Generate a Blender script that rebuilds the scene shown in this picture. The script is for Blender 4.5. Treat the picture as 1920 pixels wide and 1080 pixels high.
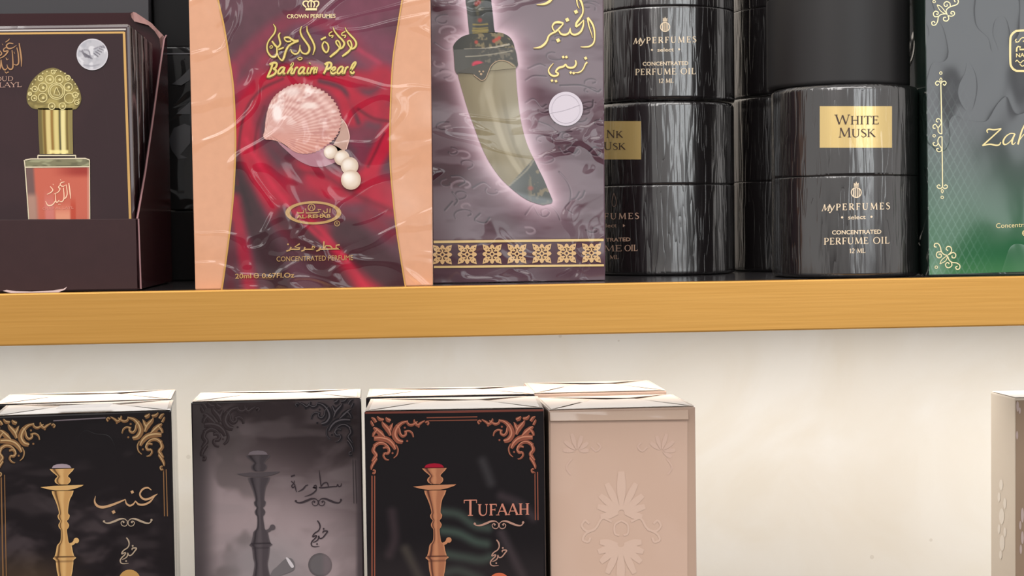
import bpy, bmesh, math, random
import numpy as np
from mathutils import Vector, Matrix, geometry

for o in list(bpy.data.objects):
    bpy.data.objects.remove(o, do_unlink=True)
SC = bpy.context.scene
COL = SC.collection

# ------------------------------------------------------------------ camera
IW, IH, FPX = 1920.0, 1080.0, 3000.0
YAW, PITCH, ROLL = math.radians(5.0), math.radians(2.5), math.radians(0.78)
CAM = np.array([0.0, -0.60, 1.35])
_f = np.array([math.sin(YAW) * math.cos(PITCH), math.cos(YAW) * math.cos(PITCH), -math.sin(PITCH)])
_r0 = np.array([math.cos(YAW), -math.sin(YAW), 0.0])
_u0 = np.cross(_r0, _f)
CR = math.cos(ROLL) * _r0 - math.sin(ROLL) * _u0
CU = math.sin(ROLL) * _r0 + math.cos(ROLL) * _u0
cam = bpy.data.cameras.new('camera')
cam.sensor_width = 36.0
cam.lens = FPX / IW * 36.0
cam.clip_start = 0.02
cam_o = bpy.data.objects.new('camera', cam)
COL.objects.link(cam_o)
cam_o.matrix_world = Matrix(((CR[0], CU[0], -_f[0], CAM[0]), (CR[1], CU[1], -_f[1], CAM[1]),
                             (CR[2], CU[2], -_f[2], CAM[2]), (0, 0, 0, 1)))
SC.camera = cam_o

# ------------------------------------------------------------------ light
world = bpy.data.worlds.new('shop_ambient')
SC.world = world
world.use_nodes = True
world.node_tree.nodes['Background'].inputs[0].default_value = (1.0, 0.96, 0.93, 1)
world.node_tree.nodes['Background'].inputs[1].default_value = 0.80


def area(name, loc, target, sx, sy, power, color=(1, 1, 1)):
    l = bpy.data.lights.new(name, 'AREA')
    l.shape = 'RECTANGLE'
    l.size, l.size_y = sx, sy
    l.energy = power
    l.color = color
    o = bpy.data.objects.new(name, l)
    COL.objects.link(o)
    o.location = loc
    o.rotation_euler = (Vector(target) - Vector(loc)).to_track_quat('-Z', 'Y').to_euler()
    return o


for wx in (0.60, 1.35, 2.10):      # unseen shop front, split into added panes so wrap reflections streak
    area('unseen_window_light', (wx, -3.6, 2.02), (wx * 0.5, 0, 1.45), 0.55, 1.45, 8.0, (0.93, 0.98, 1.0))
area('ceiling_panel_light', (-0.2, -1.25, 2.7), (0.05, 0, 1.3), 2.6, 0.6, 24, (1.0, 0.96, 0.93))
area('ceiling_panel_light', (-1.3, -2.4, 2.7), (0.05, 0, 1.3), 0.6, 1.8, 16, (1.0, 0.96, 0.93))
area('under_shelf_light', (0.06, 0.098, 1.2975), (0.06, 0.112, 1.16), 1.1, 0.07, 1.38, (1.0, 0.98, 0.95))
vs = SC.view_settings
vs.view_transform = 'Standard'
vs.look = 'None'
vs.exposure = 0.0
vs.gamma = 1.0
vs.use_curve_mapping = False
SC.cycles.max_bounces = 6
SC.cycles.sample_clamp_indirect = 4.0


# ------------------------------------------------------------------ helpers
def lin(c):
    c = np.asarray(c, dtype=float) / 255.0
    return np.where(c <= 0.04045, c / 12.92, ((c + 0.055) / 1.055) ** 2.4)


def ray(P):
    P = np.asarray(P, dtype=float).reshape(-1, 2)
    x = (P[:, 0] - IW / 2) / FPX
    y = (IH / 2 - P[:, 1]) / FPX
    return _f[None] + x[:, None] * CR[None] + y[:, None] * CU[None]


class Plane:
    """vertical plane through a point, turned by yaw about z"""
    def __init__(self, px, py, Y, yaw=0.0):
        d = ray([(px, py)])[0]
        self.p = CAM + d * ((Y - CAM[1]) / d[1])
        a = math.radians(yaw)
        self.n = np.array([math.sin(a), -math.cos(a), 0.0])

    def hit(self, P, off=0.0):
        d = ray(P)
        q = self.p + self.n * off
        t = ((q - CAM) @ self.n) / (d @ self.n)
        return CAM[None] + d * t[:, None]

    def back(self, pts, d):
        return pts - self.n[None] * d


class SidePlane(Plane):
    """any plane given by three world points"""
    def __init__(self, a, b, c):
        self.p = np.asarray(a, dtype=float)
        n = np.cross(np.asarray(b) - self.p, np.asarray(c) - self.p)
        n = n / np.linalg.norm(n)
        if n @ (CAM - self.p) < 0:
            n = -n
        self.n = n


class Cyl:
    def __init__(self, cx, cy, r):
        self.cx, self.cy, self.r = cx, cy, r

    def hit(self, P, off=0.0):
        d = ray(P)
        ox, oy = CAM[0] - self.cx, CAM[1] - self.cy
        r = self.r + off
        a = d[:, 0] ** 2 + d[:, 1] ** 2
        b = 2 * (ox * d[:, 0] + oy * d[:, 1])
        c = ox * ox + oy * oy - r * r
        disc = b * b - 4 * a * c
        t = (-b - np.sqrt(np.where(disc < 0, np.nan, disc))) / (2 * a)
        return CAM[None] + d * t[:, None]


def zat(px, py, Y):
    d = ray([(px, py)])[0]
    return (CAM + d * ((Y - CAM[1]) / d[1]))[2]


def xat(px, py, Y):
    d = ray([(px, py)])[0]
    return (CAM + d * ((Y - CAM[1]) / d[1]))[0]


# ------------------------------------------------------------------ materials
MATS = {}


def film_bump(nt, kind):
    """relief of the clear wrap: broad billows plus sharp creases (world space)"""
    N, L = nt.nodes, nt.links
    geo = N.new('ShaderNodeNewGeometry')
    mp = N.new('ShaderNodeMapping')
    L.new(geo.outputs['Position'], mp.inputs['Vector'])
    n1 = N.new('ShaderNodeTexNoise')
    n2 = N.new('ShaderNodeTexNoise')
    ab = N.new('ShaderNodeMath'); ab.operation = 'SUBTRACT'; ab.inputs[1].default_value = 0.5
    ab2 = N.new('ShaderNodeMath'); ab2.operation = 'ABSOLUTE'
    pw = N.new('ShaderNodeMath'); pw.operation = 'POWER'; pw.inputs[1].default_value = 0.55
    mul = N.new('ShaderNodeMath'); mul.operation = 'MULTIPLY'
    add = N.new('ShaderNodeMath'); add.operation = 'ADD'
    if kind == 'canister':
        mp.inputs['Scale'].default_value = (1.0, 1.0, 0.10)
        n1.inputs['Scale'].default_value = 110
        n2.inputs['Scale'].default_value = 260
        n1.inputs['Distortion'].default_value = 0.6
        mul.inputs[1].default_value = 0.4
        dist = 0.0011
    elif kind == 'calm':
        mp.inputs['Rotation'].default_value = (0, 0.5, 0)
        mp.inputs['Scale'].default_value = (1.0, 1.0, 0.55)
        n1.inputs['Scale'].default_value = 26
        n2.inputs['Scale'].default_value = 30
        mul.inputs[1].default_value = 0.10
        dist = 0.0030
    else:
        mp.inputs['Rotation'].default_value = (0, 0.45, 0)
        mp.inputs['Scale'].default_value = (0.8, 1.0, 1.5)
        n1.inputs['Scale'].default_value = 17
        n2.inputs['Scale'].default_value = 21
        n2.inputs['Distortion'].default_value = 0.9
        mul.inputs[1].default_value = 0.14
        dist = 0.0035
    n1.inputs['Detail'].default_value = 1.0
    n2.inputs['Detail'].default_value = 2.0
    L.new(mp.outputs[0], n1.inputs['Vector'])
    L.new(mp.outputs[0], n2.inputs['Vector'])
    L.new(n2.outputs[0], ab.inputs[0]); L.new(ab.outputs[0], ab2.inputs[0])
    if kind == 'wrap':           # narrow ridges where the wrap is pinched
        mr = N.new('ShaderNodeMapRange')
        mr.interpolation_type = 'SMOOTHSTEP'
        mr.inputs['From Min'].default_value = 0.0
        mr.inputs['From Max'].default_value = 0.045
        mr.inputs['To Min'].default_value = 1.0
        mr.inputs['To Max'].default_value = 0.0
        L.new(ab2.outputs[0], mr.inputs['Value'])
        L.new(mr.outputs[0], mul.inputs[0])
    else:
        L.new(ab2.outputs[0], pw.inputs[0]); L.new(pw.outputs[0], mul.inputs[0])
    L.new(n1.outputs[0], add.inputs[0]); L.new(mul.outputs[0], add.inputs[1])
    b = N.new('ShaderNodeBump')
    b.inputs['Strength'].default_value = 1.0
    b.inputs['Distance'].default_value = dist
    L.new(add.outputs[0], b.inputs['Height'])
    return b


def mat(name, rgb=None, rough=0.5, metal=0.0, film=None, coat=1.0, coat_rough=0.09, spec=0.5, vcol=False, grain=0.0,
        emit=0.0, ior=1.5):
    if name in MATS:
        return MATS[name]
    m = bpy.data.materials.new(name)
    m.use_nodes = True
    nt = m.node_tree
    b = nt.nodes['Principled BSDF']
    if vcol:
        a = nt.nodes.new('ShaderNodeAttribute')
        a.attribute_name = 'print'
        nt.links.new(a.outputs['Color'], b.inputs['Base Color'])
    else:
        c = lin(rgb)
        if grain > 0:
            geo = nt.nodes.new('ShaderNodeNewGeometry')
            nz = nt.nodes.new('ShaderNodeTexNoise')
            nz.inputs['Scale'].default_value = 240
            nz.inputs['Detail'].default_value = 3
            nt.links.new(geo.outputs['Position'], nz.inputs['Vector'])
            rp = nt.nodes.new('ShaderNodeValToRGB')
            rp.color_ramp.elements[0].position = 0.3
            rp.color_ramp.elements[1].position = 0.7
            rp.color_ramp.elements[0].color = (*(c * (1 - grain)), 1)
            rp.color_ramp.elements[1].color = (*np.minimum(c * (1 + grain), 1), 1)
            nt.links.new(nz.outputs[0], rp.inputs[0])
            nt.links.new(rp.outputs[0], b.inputs['Base Color'])
        else:
            b.inputs['Base Color'].default_value = (*c, 1)
    b.inputs['Roughness'].default_value = rough
    b.inputs['Metallic'].default_value = metal
    b.inputs['Specular IOR Level'].default_value = spec if not film or film == 'canister' else min(spec, 0.15)
    b.inputs['IOR'].default_value = ior
    if film:
        b.inputs['Coat Weight'].default_value = coat
        b.inputs['Coat Roughness'].default_value = coat_rough
        b.inputs['Coat IOR'].default_value = 1.85 if film == 'canister' else 1.5
        bp = film_bump(nt, film)
        nt.links.new(bp.outputs[0], b.inputs['Coat Normal'])
    MATS[name] = m
    return m


# ------------------------------------------------------------------ object builders
def tag(o, label, cat, group=None, kind=None):
    o['label'] = label
    o['category'] = cat
    if group:
        o['group'] = group
    if kind:
        o['kind'] = kind
    return o


def thing(name, loc, label, cat, group=None):
    o = bpy.data.objects.new(name, None)
    o.empty_display_size = 0.01
    COL.objects.link(o)
    o.location = loc
    return tag(o, label, cat, group)


def wloc(o):
    v = np.zeros(3)
    while o is not None:
        v += np.array(o.location)
        o = o.parent
    return v


def emit(name, V, Fc, m, parent=None, colors=None, smooth=False, label=None):
    """world-space vertices -> one mesh object under its parent"""
    V = np.asarray(V, dtype=float).reshape(-1, 3)
    if np.isnan(V).any():
        bad = np.isnan(V).any(axis=1)
        Fc = [f for f in Fc if not any(bad[i] for i in f)]
        V = np.where(np.isnan(V), V[~bad][0][None], V)
    base = wloc(parent) if parent is not None else np.zeros(3)
    me = bpy.data.meshes.new(name)
    if isinstance(Fc, np.ndarray):
        n = len(Fc)
        me.vertices.add(len(V))
        me.vertices.foreach_set('co', (V - base).astype(np.float32).ravel())
        me.loops.add(n * 4)
        me.loops.foreach_set('vertex_index', Fc.astype(np.int32).ravel())
        me.polygons.add(n)
        me.polygons.foreach_set('loop_start', np.arange(0, n * 4, 4, dtype=np.int32))
        me.update(calc_edges=True)
    else:
        me.from_pydata((V - base).tolist(), [], [tuple(f) for f in Fc])
    if colors is not None:
        at = me.attributes.new('print', 'FLOAT_COLOR', 'POINT')
        c4 = np.ones((len(V), 4), dtype=np.float32)
        c4[:, :3] = colors
        at.data.foreach_set('color', c4.ravel())
    me.validate()
    if smooth:
        me.polygons.foreach_set('use_smooth', [True] * len(me.polygons))
    me.materials.append(m)
    o = bpy.data.objects.new(name, me)
    COL.objects.link(o)
    if parent is not None:
        o.parent = parent
    if label:
        o['label'] = label
    return o


def hexa(name, front, back, m, parent=None, bevel=0.0005, label=None, drop=()):
    """box from four front and four back corners (TL, TR, BR, BL)"""
    bm = bmesh.new()
    vs_ = [bm.verts.new(tuple(p)) for p in list(front) + list(back)]
    for f in ((0, 3, 2, 1), (4, 5, 6, 7), (0, 1, 5, 4), (1, 2, 6, 5), (2, 3, 7, 6), (3, 0, 4, 7)):
        bm.faces.new([vs_[i] for i in f])
    bmesh.ops.recalc_face_normals(bm, faces=bm.faces)
    if bevel > 0:
        bmesh.ops.bevel(bm, geom=bm.edges[:], offset=bevel, segments=2, affect='EDGES', profile=0.6)
    V = [tuple(v.co) for v in bm.verts]
    bm.verts.index_update()
    Fc = [[v.index for v in f.verts] for f in bm.faces]
    bm.free()
    return emit(name, V, Fc, m, parent, label=label)


def boxw(name, x0, x1, y0, y1, z0, z1, m, parent=None, bevel=0.0005, label=None):
    fr = [(x0, y0, z1), (x1, y0, z1), (x1, y0, z0), (x0, y0, z0)]
    bk = [(x0, y1, z1), (x1, y1, z1), (x1, y1, z0), (x0, y1, z0)]
    return hexa(name, fr, bk, m, parent, bevel, label)


# ------------------------------------------------------------------ flat print shapes
def smooth_pts(pts, n=6, closed=False):
    P = np.asarray(pts, dtype=float)
    k = len(P)
    if k < 3:
        return P
    out = []
    rng = range(k if closed else k - 1)
    for i in rng:
        if closed:
            p0, p1, p2, p3 = P[(i - 1) % k], P[i], P[(i + 1) % k], P[(i + 2) % k]
        else:
            p1, p2 = P[i], P[i + 1]
            p0 = P[i - 1] if i > 0 else 2 * p1 - p2
            p3 = P[i + 2] if i + 2 < k else 2 * p2 - p1
        for j in range(n):
            t = j / n
            out.append(0.5 * ((2 * p1) + (-p0 + p2) * t + (2 * p0 - 5 * p1 + 4 * p2 - p3) * t * t
                              + (-p0 + 3 * p1 - 3 * p2 + p3) * t ** 3))
    if not closed:
        out.append(P[-1])
    return np.array(out)


class Shape:
    def __init__(self):
        self.v = []
        self.f = []
        self.k = []
        self.n = 0

    def _mark(self):
        self.k += [self.n] * (len(self.v) - len(self.k))
        self.n += 1

    def ribbon(self, pts, w, smooth=True, taper=(1.0, 1.0), closed=False, n=6, dx=0.0, dy=0.0):
        P = smooth_pts(pts, n, closed) if smooth else np.asarray(pts, dtype=float)
        P = P + np.array([dx, dy])
        k = len(P)
        if np.ndim(w) > 0:
            ws = np.interp(np.linspace(0, 1, k), np.linspace(0, 1, len(w)), w)
        else:
            ws = np.full(k, float(w))
            s = np.linspace(0, 1, k)
            ws = ws * np.minimum(1, taper[0] + (1 - taper[0]) * s / 0.35) * np.minimum(1, taper[1] + (1 - taper[1]) * (1 - s) / 0.35)
        if closed:
            T = np.roll(P, -1, 0) - np.roll(P, 1, 0)
        else:
            T = np.gradient(P, axis=0)
        ln = np.linalg.norm(T, axis=1)[:, None] + 1e-9
        T = T / ln
        Nn = np.stack([-T[:, 1], T[:, 0]], 1)
        b = len(self.v)
        for i in range(k):
            self.v.append(tuple(P[i] + Nn[i] * ws[i] / 2))
            self.v.append(tuple(P[i] - Nn[i] * ws[i] / 2))
        for i in range(k if closed else k - 1):
            j = (i + 1) % k
            self.f.append((b + 2 * i, b + 2 * i + 1, b + 2 * j + 1, b + 2 * j))
        self._mark()
        return self

    def poly(self, pts, holes=(), smooth=False, n=5):
        rings = [smooth_pts(pts, n, True) if smooth else np.asarray(pts, dtype=float)]
        for h in holes:
            rings.append(np.asarray(h, dtype=float))
        b = len(self.v)
        flat = [tuple(p) for r in rings for p in r]
        tri = geometry.tessellate_polygon([[Vector((p[0], p[1], 0)) for p in r] for r in rings])
        self.v += flat
        self.f += [(b + a, b + c, b + d) for a, c, d in tri]
        self._mark()
        return self

    def disc(self, cx, cy, rx, ry=None, n=28):
        ry = ry or rx
        return self.poly([(cx + rx * math.cos(2 * math.pi * i / n), cy + ry * math.sin(2 * math.pi * i / n)) for i in range(n)])

    def ring(self, cx, cy, r, w, n=24, ry=None, wy=None):
        ry = ry or r
        wy = wy or w
        b = len(self.v)
        for i in range(n):
            c, s = math.cos(2 * math.pi * i / n), math.sin(2 * math.pi * i / n)
            self.v.append((cx + r * c, cy + ry * s))
            self.v.append((cx + (r - w) * c, cy + (ry - wy) * s))
        for i in range(n):
            j = (i + 1) % n
            self.f.append((b + 2 * i, b + 2 * i + 1, b + 2 * j + 1, b + 2 * j))
        self._mark()
        return self

    def diamond(self, cx, cy, r, tilt=0.3):
        c, s = math.cos(tilt), math.sin(tilt)
        return self.poly([(cx + r * (c * a - s * b), cy + r * (s * a + c * b)) for a, b in ((1, 0), (0, 1), (-1, 0), (0, -1))])

    def rect(self, x0, y0, x1, y1):
        return self.poly([(x0, y0), (x1, y0), (x1, y1), (x0, y1)])

    def moved(self, dx, dy, sx=1.0, sy=1.0, ox=0.0, oy=0.0):
        s = Shape()
        s.v = [(ox + (x - ox) * sx + dx, oy + (y - oy) * sy + dy) for x, y in self.v]
        s.f = list(self.f)
        s.k = list(self.k)
        s.n = self.n
        return s

    def add(self, o):
        b = len(self.v)
        self.v += o.v
        self._mark()
        self.f += [tuple(i + b for i in f) for f in o.f]
        return self

    def emit(self, name, surf, m, parent, off, label=None):
        self._mark()
        V = surf.hit(self.v, off)
        # overlapping strokes lie a few microns apart, like layered ink
        V = V + (surf.hit(self.v, off + 1e-4) - V) * (np.array(self.k) % 12)[:, None] * 0.03
        return emit(name, V, self.f, m, parent, label=label)


# capital letters with thick and thin strokes and serifs
TK, TN = 0.17, 0.075


def _g(w, *st):
    return (w, st)


def _sf(x, y, h=0.13):
    return ([(x - h, y), (x + h, y)], 0.06, False)


GL = {
    'A': _g(0.78, ([(0.06, 0), (0.39, 1)], TN, False), ([(0.38, 1), (0.72, 0)], TK, False), ([(0.18, .35), (0.58, .35)], TN, False), _sf(.06, 0.03), _sf(.72, .03)),
    'C': _g(0.78, ([(0.72, .80), (0.55, .97), (0.3, .93), (0.1, .7), (0.08, .4), (0.22, .1), (0.45, .02), (0.72, .2)], [.06, .08, .12, .17, .17, .12, .08, .05], True), ([(.72, .72), (.72, .95)], .06, False)),
    'D': _g(0.82, ([(0.17, 0), (0.17, 1)], TK, False), ([(0.1, .97), (0.4, .96), (0.66, .8), (0.72, .5), (0.66, .2), (0.4, .04), (0.1, .03)], [.06, .07, .12, .17, .12, .07, .06], True)),
    'E': _g(0.64, ([(0.17, 0), (0.17, 1)], TK, False), ([(0.05, .965), (0.56, .965)], TN, False), ([(0.17, .52), (0.46, .52)], TN, False), ([(0.05, .035), (0.6, .035)], TN, False), ([(.56, .98), (.56, .8)], .06, False), ([(.6, .02), (.6, .22)], .06, False), ([(.46, .42), (.46, .62)], .05, False)),
    'F': _g(0.6, ([(0.17, 0), (0.17, 1)], TK, False), ([(0.05, .965), (0.56, .965)], TN, False), ([(0.17, .5), (0.46, .5)], TN, False), ([(.56, .98), (.56, .78)], .06, False), ([(.46, .4), (.46, .6)], .05, False), _sf(.17, .03)),
    'H': _g(0.86, ([(0.18, 0), (0.18, 1)], TK, False), ([(0.68, 0), (0.68, 1)], TK, False), ([(.18, .5), (.68, .5)], TN, False), _sf(.18, .03), _sf(.18, .97), _sf(.68, .03), _sf(.68, .97)),
    'I': _g(0.36, ([(0.18, 0), (0.18, 1)], TK, False), _sf(.18, .03), _sf(.18, .97)),
    'K': _g(0.8, ([(0.17, 0), (0.17, 1)], TK, False), ([(.2, .45), (.62, .97)], TN, False), ([(.32, .58), (.72, .02)], TK, False), _sf(.17, .03), _sf(.17, .97), _sf(.62, .97, .1), _sf(.72, .03, .08)),
    'L': _g(0.62, ([(0.17, 0), (0.17, 1)], TK, False), ([(0.05, .035), (0.58, .035)], TN, False), ([(.58, .02), (.58, .25)], .06, False), _sf(.17, .97)),
    'M': _g(1.0, ([(.12, 0), (.17, 1)], TN, False), ([(.17, 1), (.48, .08)], TK, False), ([(.48, .08), (.82, 1)], TN, False), ([(.82, 1), (.86, 0)], TK, False), _sf(.12, .03, .1), _sf(.87, .03)),
    'N': _g(0.88, ([(.15, 0), (.15, 1)], TN, False), ([(.14, 1), (.72, .02)], TK, False), ([(.72, 0), (.72, 1)], TN, False), _sf(.15, .03, .1), _sf(.72, .97, .1)),
    'O': _g(0.9, ([(.45, .98), (.16, .82), (.07, .5), (.16, .18), (.45, .02), (.74, .18), (.83, .5), (.74, .82), (.45, .98)], [.07, .12, .17, .12, .07, .12, .17, .12, .07], True)),
    'P': _g(0.64, ([(0.17, 0), (0.17, 1)], TK, False), ([(0.06, .965), (0.38, .965), (.56, .86), (.58, .7), (.5, .53), (.36, .46), (.2, .46)], [.06, .07, .12, .15, .12, .07, .06], True), _sf(.17, .03)),
    'R': _g(0.74, ([(0.17, 0), (0.17, 1)], TK, False), ([(0.06, .965), (0.38, .965), (.54, .88), (.56, .74), (.5, .58), (.36, .5), (.2, .5)], [.06, .07, .12, .15, .12, .07, .06], True), ([(.34, .5), (.7, .02)], TK, False), _sf(.17, .03)),
    'S': _g(0.58, ([(.48, .84), (.34, .97), (.16, .92), (.11, .74), (.28, .56), (.44, .42), (.5, .22), (.36, .04), (.18, .04), (.08, .2)], [.06, .08, .11, .14, .17, .17, .14, .1, .08, .06], True)),
    'T': _g(0.72, ([(0.36, 0), (0.36, 1)], TK, False), ([(.04, .965), (.68, .965)], TN, False), ([(.04, .98), (.04, .78)], .06, False), ([(.68, .98), (.68, .78)], .06, False), _sf(.36, .03)),
    'U': _g(0.84, ([(.17, 1), (.17, .35), (.25, .1), (.42, .02), (.6, .1), (.67, .35), (.67, 1)], [.17, .17, .14, .09, .08, .08, .08], True), _sf(.17, .97), _sf(.67, .97, .1)),
    'W': _g(1.16, ([(.06, 1), (.32, .02)], TK, False), ([(.32, .02), (.56, .95)], TN, False), ([(.56, .95), (.82, .02)], TK, False), ([(.82, .02), (1.06, 1)], TN, False), _sf(.06, .97), _sf(1.06, .97, .1)),
    'Y': _g(0.74, ([(.06, 1), (.37, .48)], TK, False), ([(.37, .48), (.68, 1)], TN, False), ([(.37, 0), (.37, .5)], TK, False), _sf(.37, .03), _sf(.06, .97, .1), _sf(.68, .97, .1)),
    '1': _g(0.42, ([(.22, 0), (.22, 1)], TK, False), ([(.06, .8), (.22, .98)], TN, False), _sf(.22, .03)),
    '2': _g(0.6, ([(.08, .76), (.2, .96), (.4, .94), (.5, .74), (.4, .45), (.06, .05)], [.07, .1, .13, .16, .12, .08], True), ([(.06, .05), (.54, .05)], .1, False)),
    ' ': _g(0.42),
}


def serif(sh, text, x0, x1, yb0, yb1, h, caps=None, slant=0.0, bold=1.0, track=0.0):
    """letters fitted from x0 to x1 on a baseline running yb0 -> yb1, cap height h; caps = height of the later letters"""
    hs = [1.0 if (i == 0 or caps is None or text[i - 1] == ' ') else caps for i in range(len(text))]
    adv = [GL[c][0] * k + track for c, k in zip(text, hs)]
    tot = sum(adv) - track
    sx = (x1 - x0) / tot
    x = 0.0
    for c, k, a in zip(text, hs, adv):
        for pts, w, sm in GL[c][1]:
            P = []
            for gx, gy in pts:
                X = x0 + (x + gx * k) * sx
                X += slant * gy * k * h
                Yb = yb0 + (yb1 - yb0) * (x + gx * k) / tot
                P.append((X, Yb - gy * k * h))
            ww = np.asarray(w) * h * k * bold if np.ndim(w) else w * h * k * bold
            sh.ribbon(P, ww, smooth=sm, n=4)
        x += a
    return sh


def sans(sh, text, x0, x1, yb0, yb1, h, bold=0.0, slant=0.0, ref='H'):
    """letters of the built-in font fitted to x0..x1, cap height h"""
    def grab(t):
        cu = bpy.data.curves.new('t', 'FONT')
        cu.body = t
        cu.offset = bold
        cu.resolution_u = 3
        cu.fill_mode = 'FRONT'
        o = bpy.data.objects.new('t', cu)
        me = bpy.data.meshes.new_from_object(o)
        V = np.array([v.co[:2] for v in me.vertices])
        Fc = [tuple(p.vertices) for p in me.polygons]
        bpy.data.meshes.remove(me)
        bpy.data.objects.remove(o)
        bpy.data.curves.remove(cu)
        return V, Fc
    V, Fc = grab(text)
    H_, _ = grab(ref)
    ch = H_[:, 1].max()
    mn, mx = V[:, 0].min(), V[:, 0].max()
    s = (V[:, 0] - mn) / (mx - mn)
    X = x0 + s * (x1 - x0) + slant * V[:, 1] / ch * h
    Yy = yb0 + s * (yb1 - yb0) - V[:, 1] / ch * h
    b = len(sh.v)
    sh.v += list(zip(X.tolist(), Yy.tolist()))
    sh.f += [tuple(i + b for i in f) for f in Fc]
    return sh


# ------------------------------------------------------------------ painted print (per-vertex ink)
def resample(pts, n, smooth=True):
    P = smooth_pts(pts, 8) if (smooth and len(pts) > 2) else np.asarray(pts, dtype=float)
    d = np.r_[0, np.cumsum(np.linalg.norm(np.diff(P, axis=0), axis=1))]
    s = np.linspace(0, d[-1], n)
    return np.stack([np.interp(s, d, P[:, 0]), np.interp(s, d, P[:, 1])], 1)


def vnoise(X, Y, scale, seed=0, oct=3, ax=1.0, ay=1.0):
    rs = np.random.RandomState(seed)
    out = np.zeros_like(X)
    amp, tot = 1.0, 0.0
    for o in range(oct):
        g = rs.rand(64, 64)
        x = X * ax / scale * 2 ** o + 13.7 * o + 500
        y = Y * ay / scale * 2 ** o + 7.3 * o + 500
        xi, yi = np.floor(x).astype(int), np.floor(y).astype(int)
        fx, fy = x - xi, y - yi
        fx = fx * fx * (3 - 2 * fx); fy = fy * fy * (3 - 2 * fy)
        a = g[xi % 64, yi % 64]; b = g[(xi + 1) % 64, yi % 64]
        c = g[xi % 64, (yi + 1) % 64]; d = g[(xi + 1) % 64, (yi + 1) % 64]
        out += amp * ((a * (1 - fx) + b * fx) * (1 - fy) + (c * (1 - fx) + d * fx) * fy)
        tot += amp
        amp *= 0.5
    return out / tot


def sstep(a, b, x):
    t = np.clip((x - a) / (b - a), 0, 1)
    return t * t * (3 - 2 * t)


class Paint:
    def __init__(self, left, right, nx, ny, smooth=True, base=(128, 128, 128)):
        Lp, Rp = resample(left, ny, smooth), resample(right, ny, smooth)
        t = np.linspace(0, 1, nx)[None, :]
        self.X = Lp[:, 0:1] * (1 - t) + Rp[:, 0:1] * t
        self.Y = Lp[:, 1:2] * (1 - t) + Rp[:, 1:2] * t
        self.U = np.broadcast_to(t, self.X.shape)
        self.V = np.broadcast_to(np.linspace(0, 1, ny)[:, None], self.X.shape)
        self.C = np.ones(self.X.shape + (3,)) * np.array(base, dtype=float)

    def blend(self, a, rgb):
        a = np.clip(a, 0, 1)[..., None]
        self.C = self.C * (1 - a) + np.array(rgb, dtype=float) * a
        return self

    def dist(self, pts, smooth=True):
        P = smooth_pts(pts, 5) if smooth else np.asarray(pts, dtype=float)
        D = np.full(self.X.shape, 1e9)
        for i in range(len(P) - 1):
            a, b = P[i], P[i + 1]
            e = b - a
            L2 = e @ e + 1e-9
            t = np.clip(((self.X - a[0]) * e[0] + (self.Y - a[1]) * e[1]) / L2, 0, 1)
            D = np.minimum(D, np.hypot(self.X - a[0] - t * e[0], self.Y - a[1] - t * e[1]))
        return D

    def stroke(self, pts, w, rgb, a=1.0, soft=4.0, smooth=True):
        D = self.dist(pts, smooth)
        return self.blend(a * (1 - sstep(w / 2 - soft / 2, w / 2 + soft / 2, D)), rgb)

    def blob(self, cx, cy, rx, ry, rgb, a=1.0, soft=0.5):
        d = np.hypot((self.X - cx) / rx, (self.Y - cy) / ry)
        return self.blend(a * (1 - sstep(1 - soft, 1 + soft, d)), rgb)

    def mul(self, k):
        self.C = self.C * k[..., None]
        return self

    def emit(self, name, surf, m, parent, off, label=None):
        ny, nx = self.X.shape
        P = np.stack([self.X.ravel(), self.Y.ravel()], 1)
        V = surf.hit(P, off)
        i = np.arange(ny - 1)[:, None] * nx + np.arange(nx - 1)[None, :]
        i = i.ravel()
        Fc = np.stack([i, i + nx, i + nx + 1, i + 1], 1)
        return emit(name, V, Fc, m, parent, colors=lin(np.clip(self.C, 0, 255).reshape(-1, 3)), label=label)


class Polar(Paint):
    """disc of ink: from a hub to a closed rim"""
    def __init__(self, hub, rim, nr, base):
        R = np.asarray(rim, dtype=float)
        R = np.vstack([R, R[:1]])
        t = np.linspace(0, 1, nr)[:, None]
        self.X = hub[0] * (1 - t) + R[None, :, 0] * t
        self.Y = hub[1] * (1 - t) + R[None, :, 1] * t
        self.V = np.broadcast_to(t, self.X.shape)
        self.U = np.broadcast_to(np.linspace(0, 1, len(R))[None], self.X.shape)
        self.C = np.ones(self.X.shape + (3,)) * np.array(base, dtype=float)


def circ(cx, cy, r, n=36, ry=None):
    return [(cx + r * math.cos(2 * math.pi * i / n), cy + (ry or r) * math.sin(2 * math.pi * i / n)) for i in range(n)]

# ================================================================== the setting
ZS = zat(960, 534, 0.0)      # top of the upper shelf
ZB = zat(960, 630, 0.0)      # underside of its gold edge
ZL = zat(960, 1400, 0.03)    # top of the lower shelf
YW = 0.205                   # back wall


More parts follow.
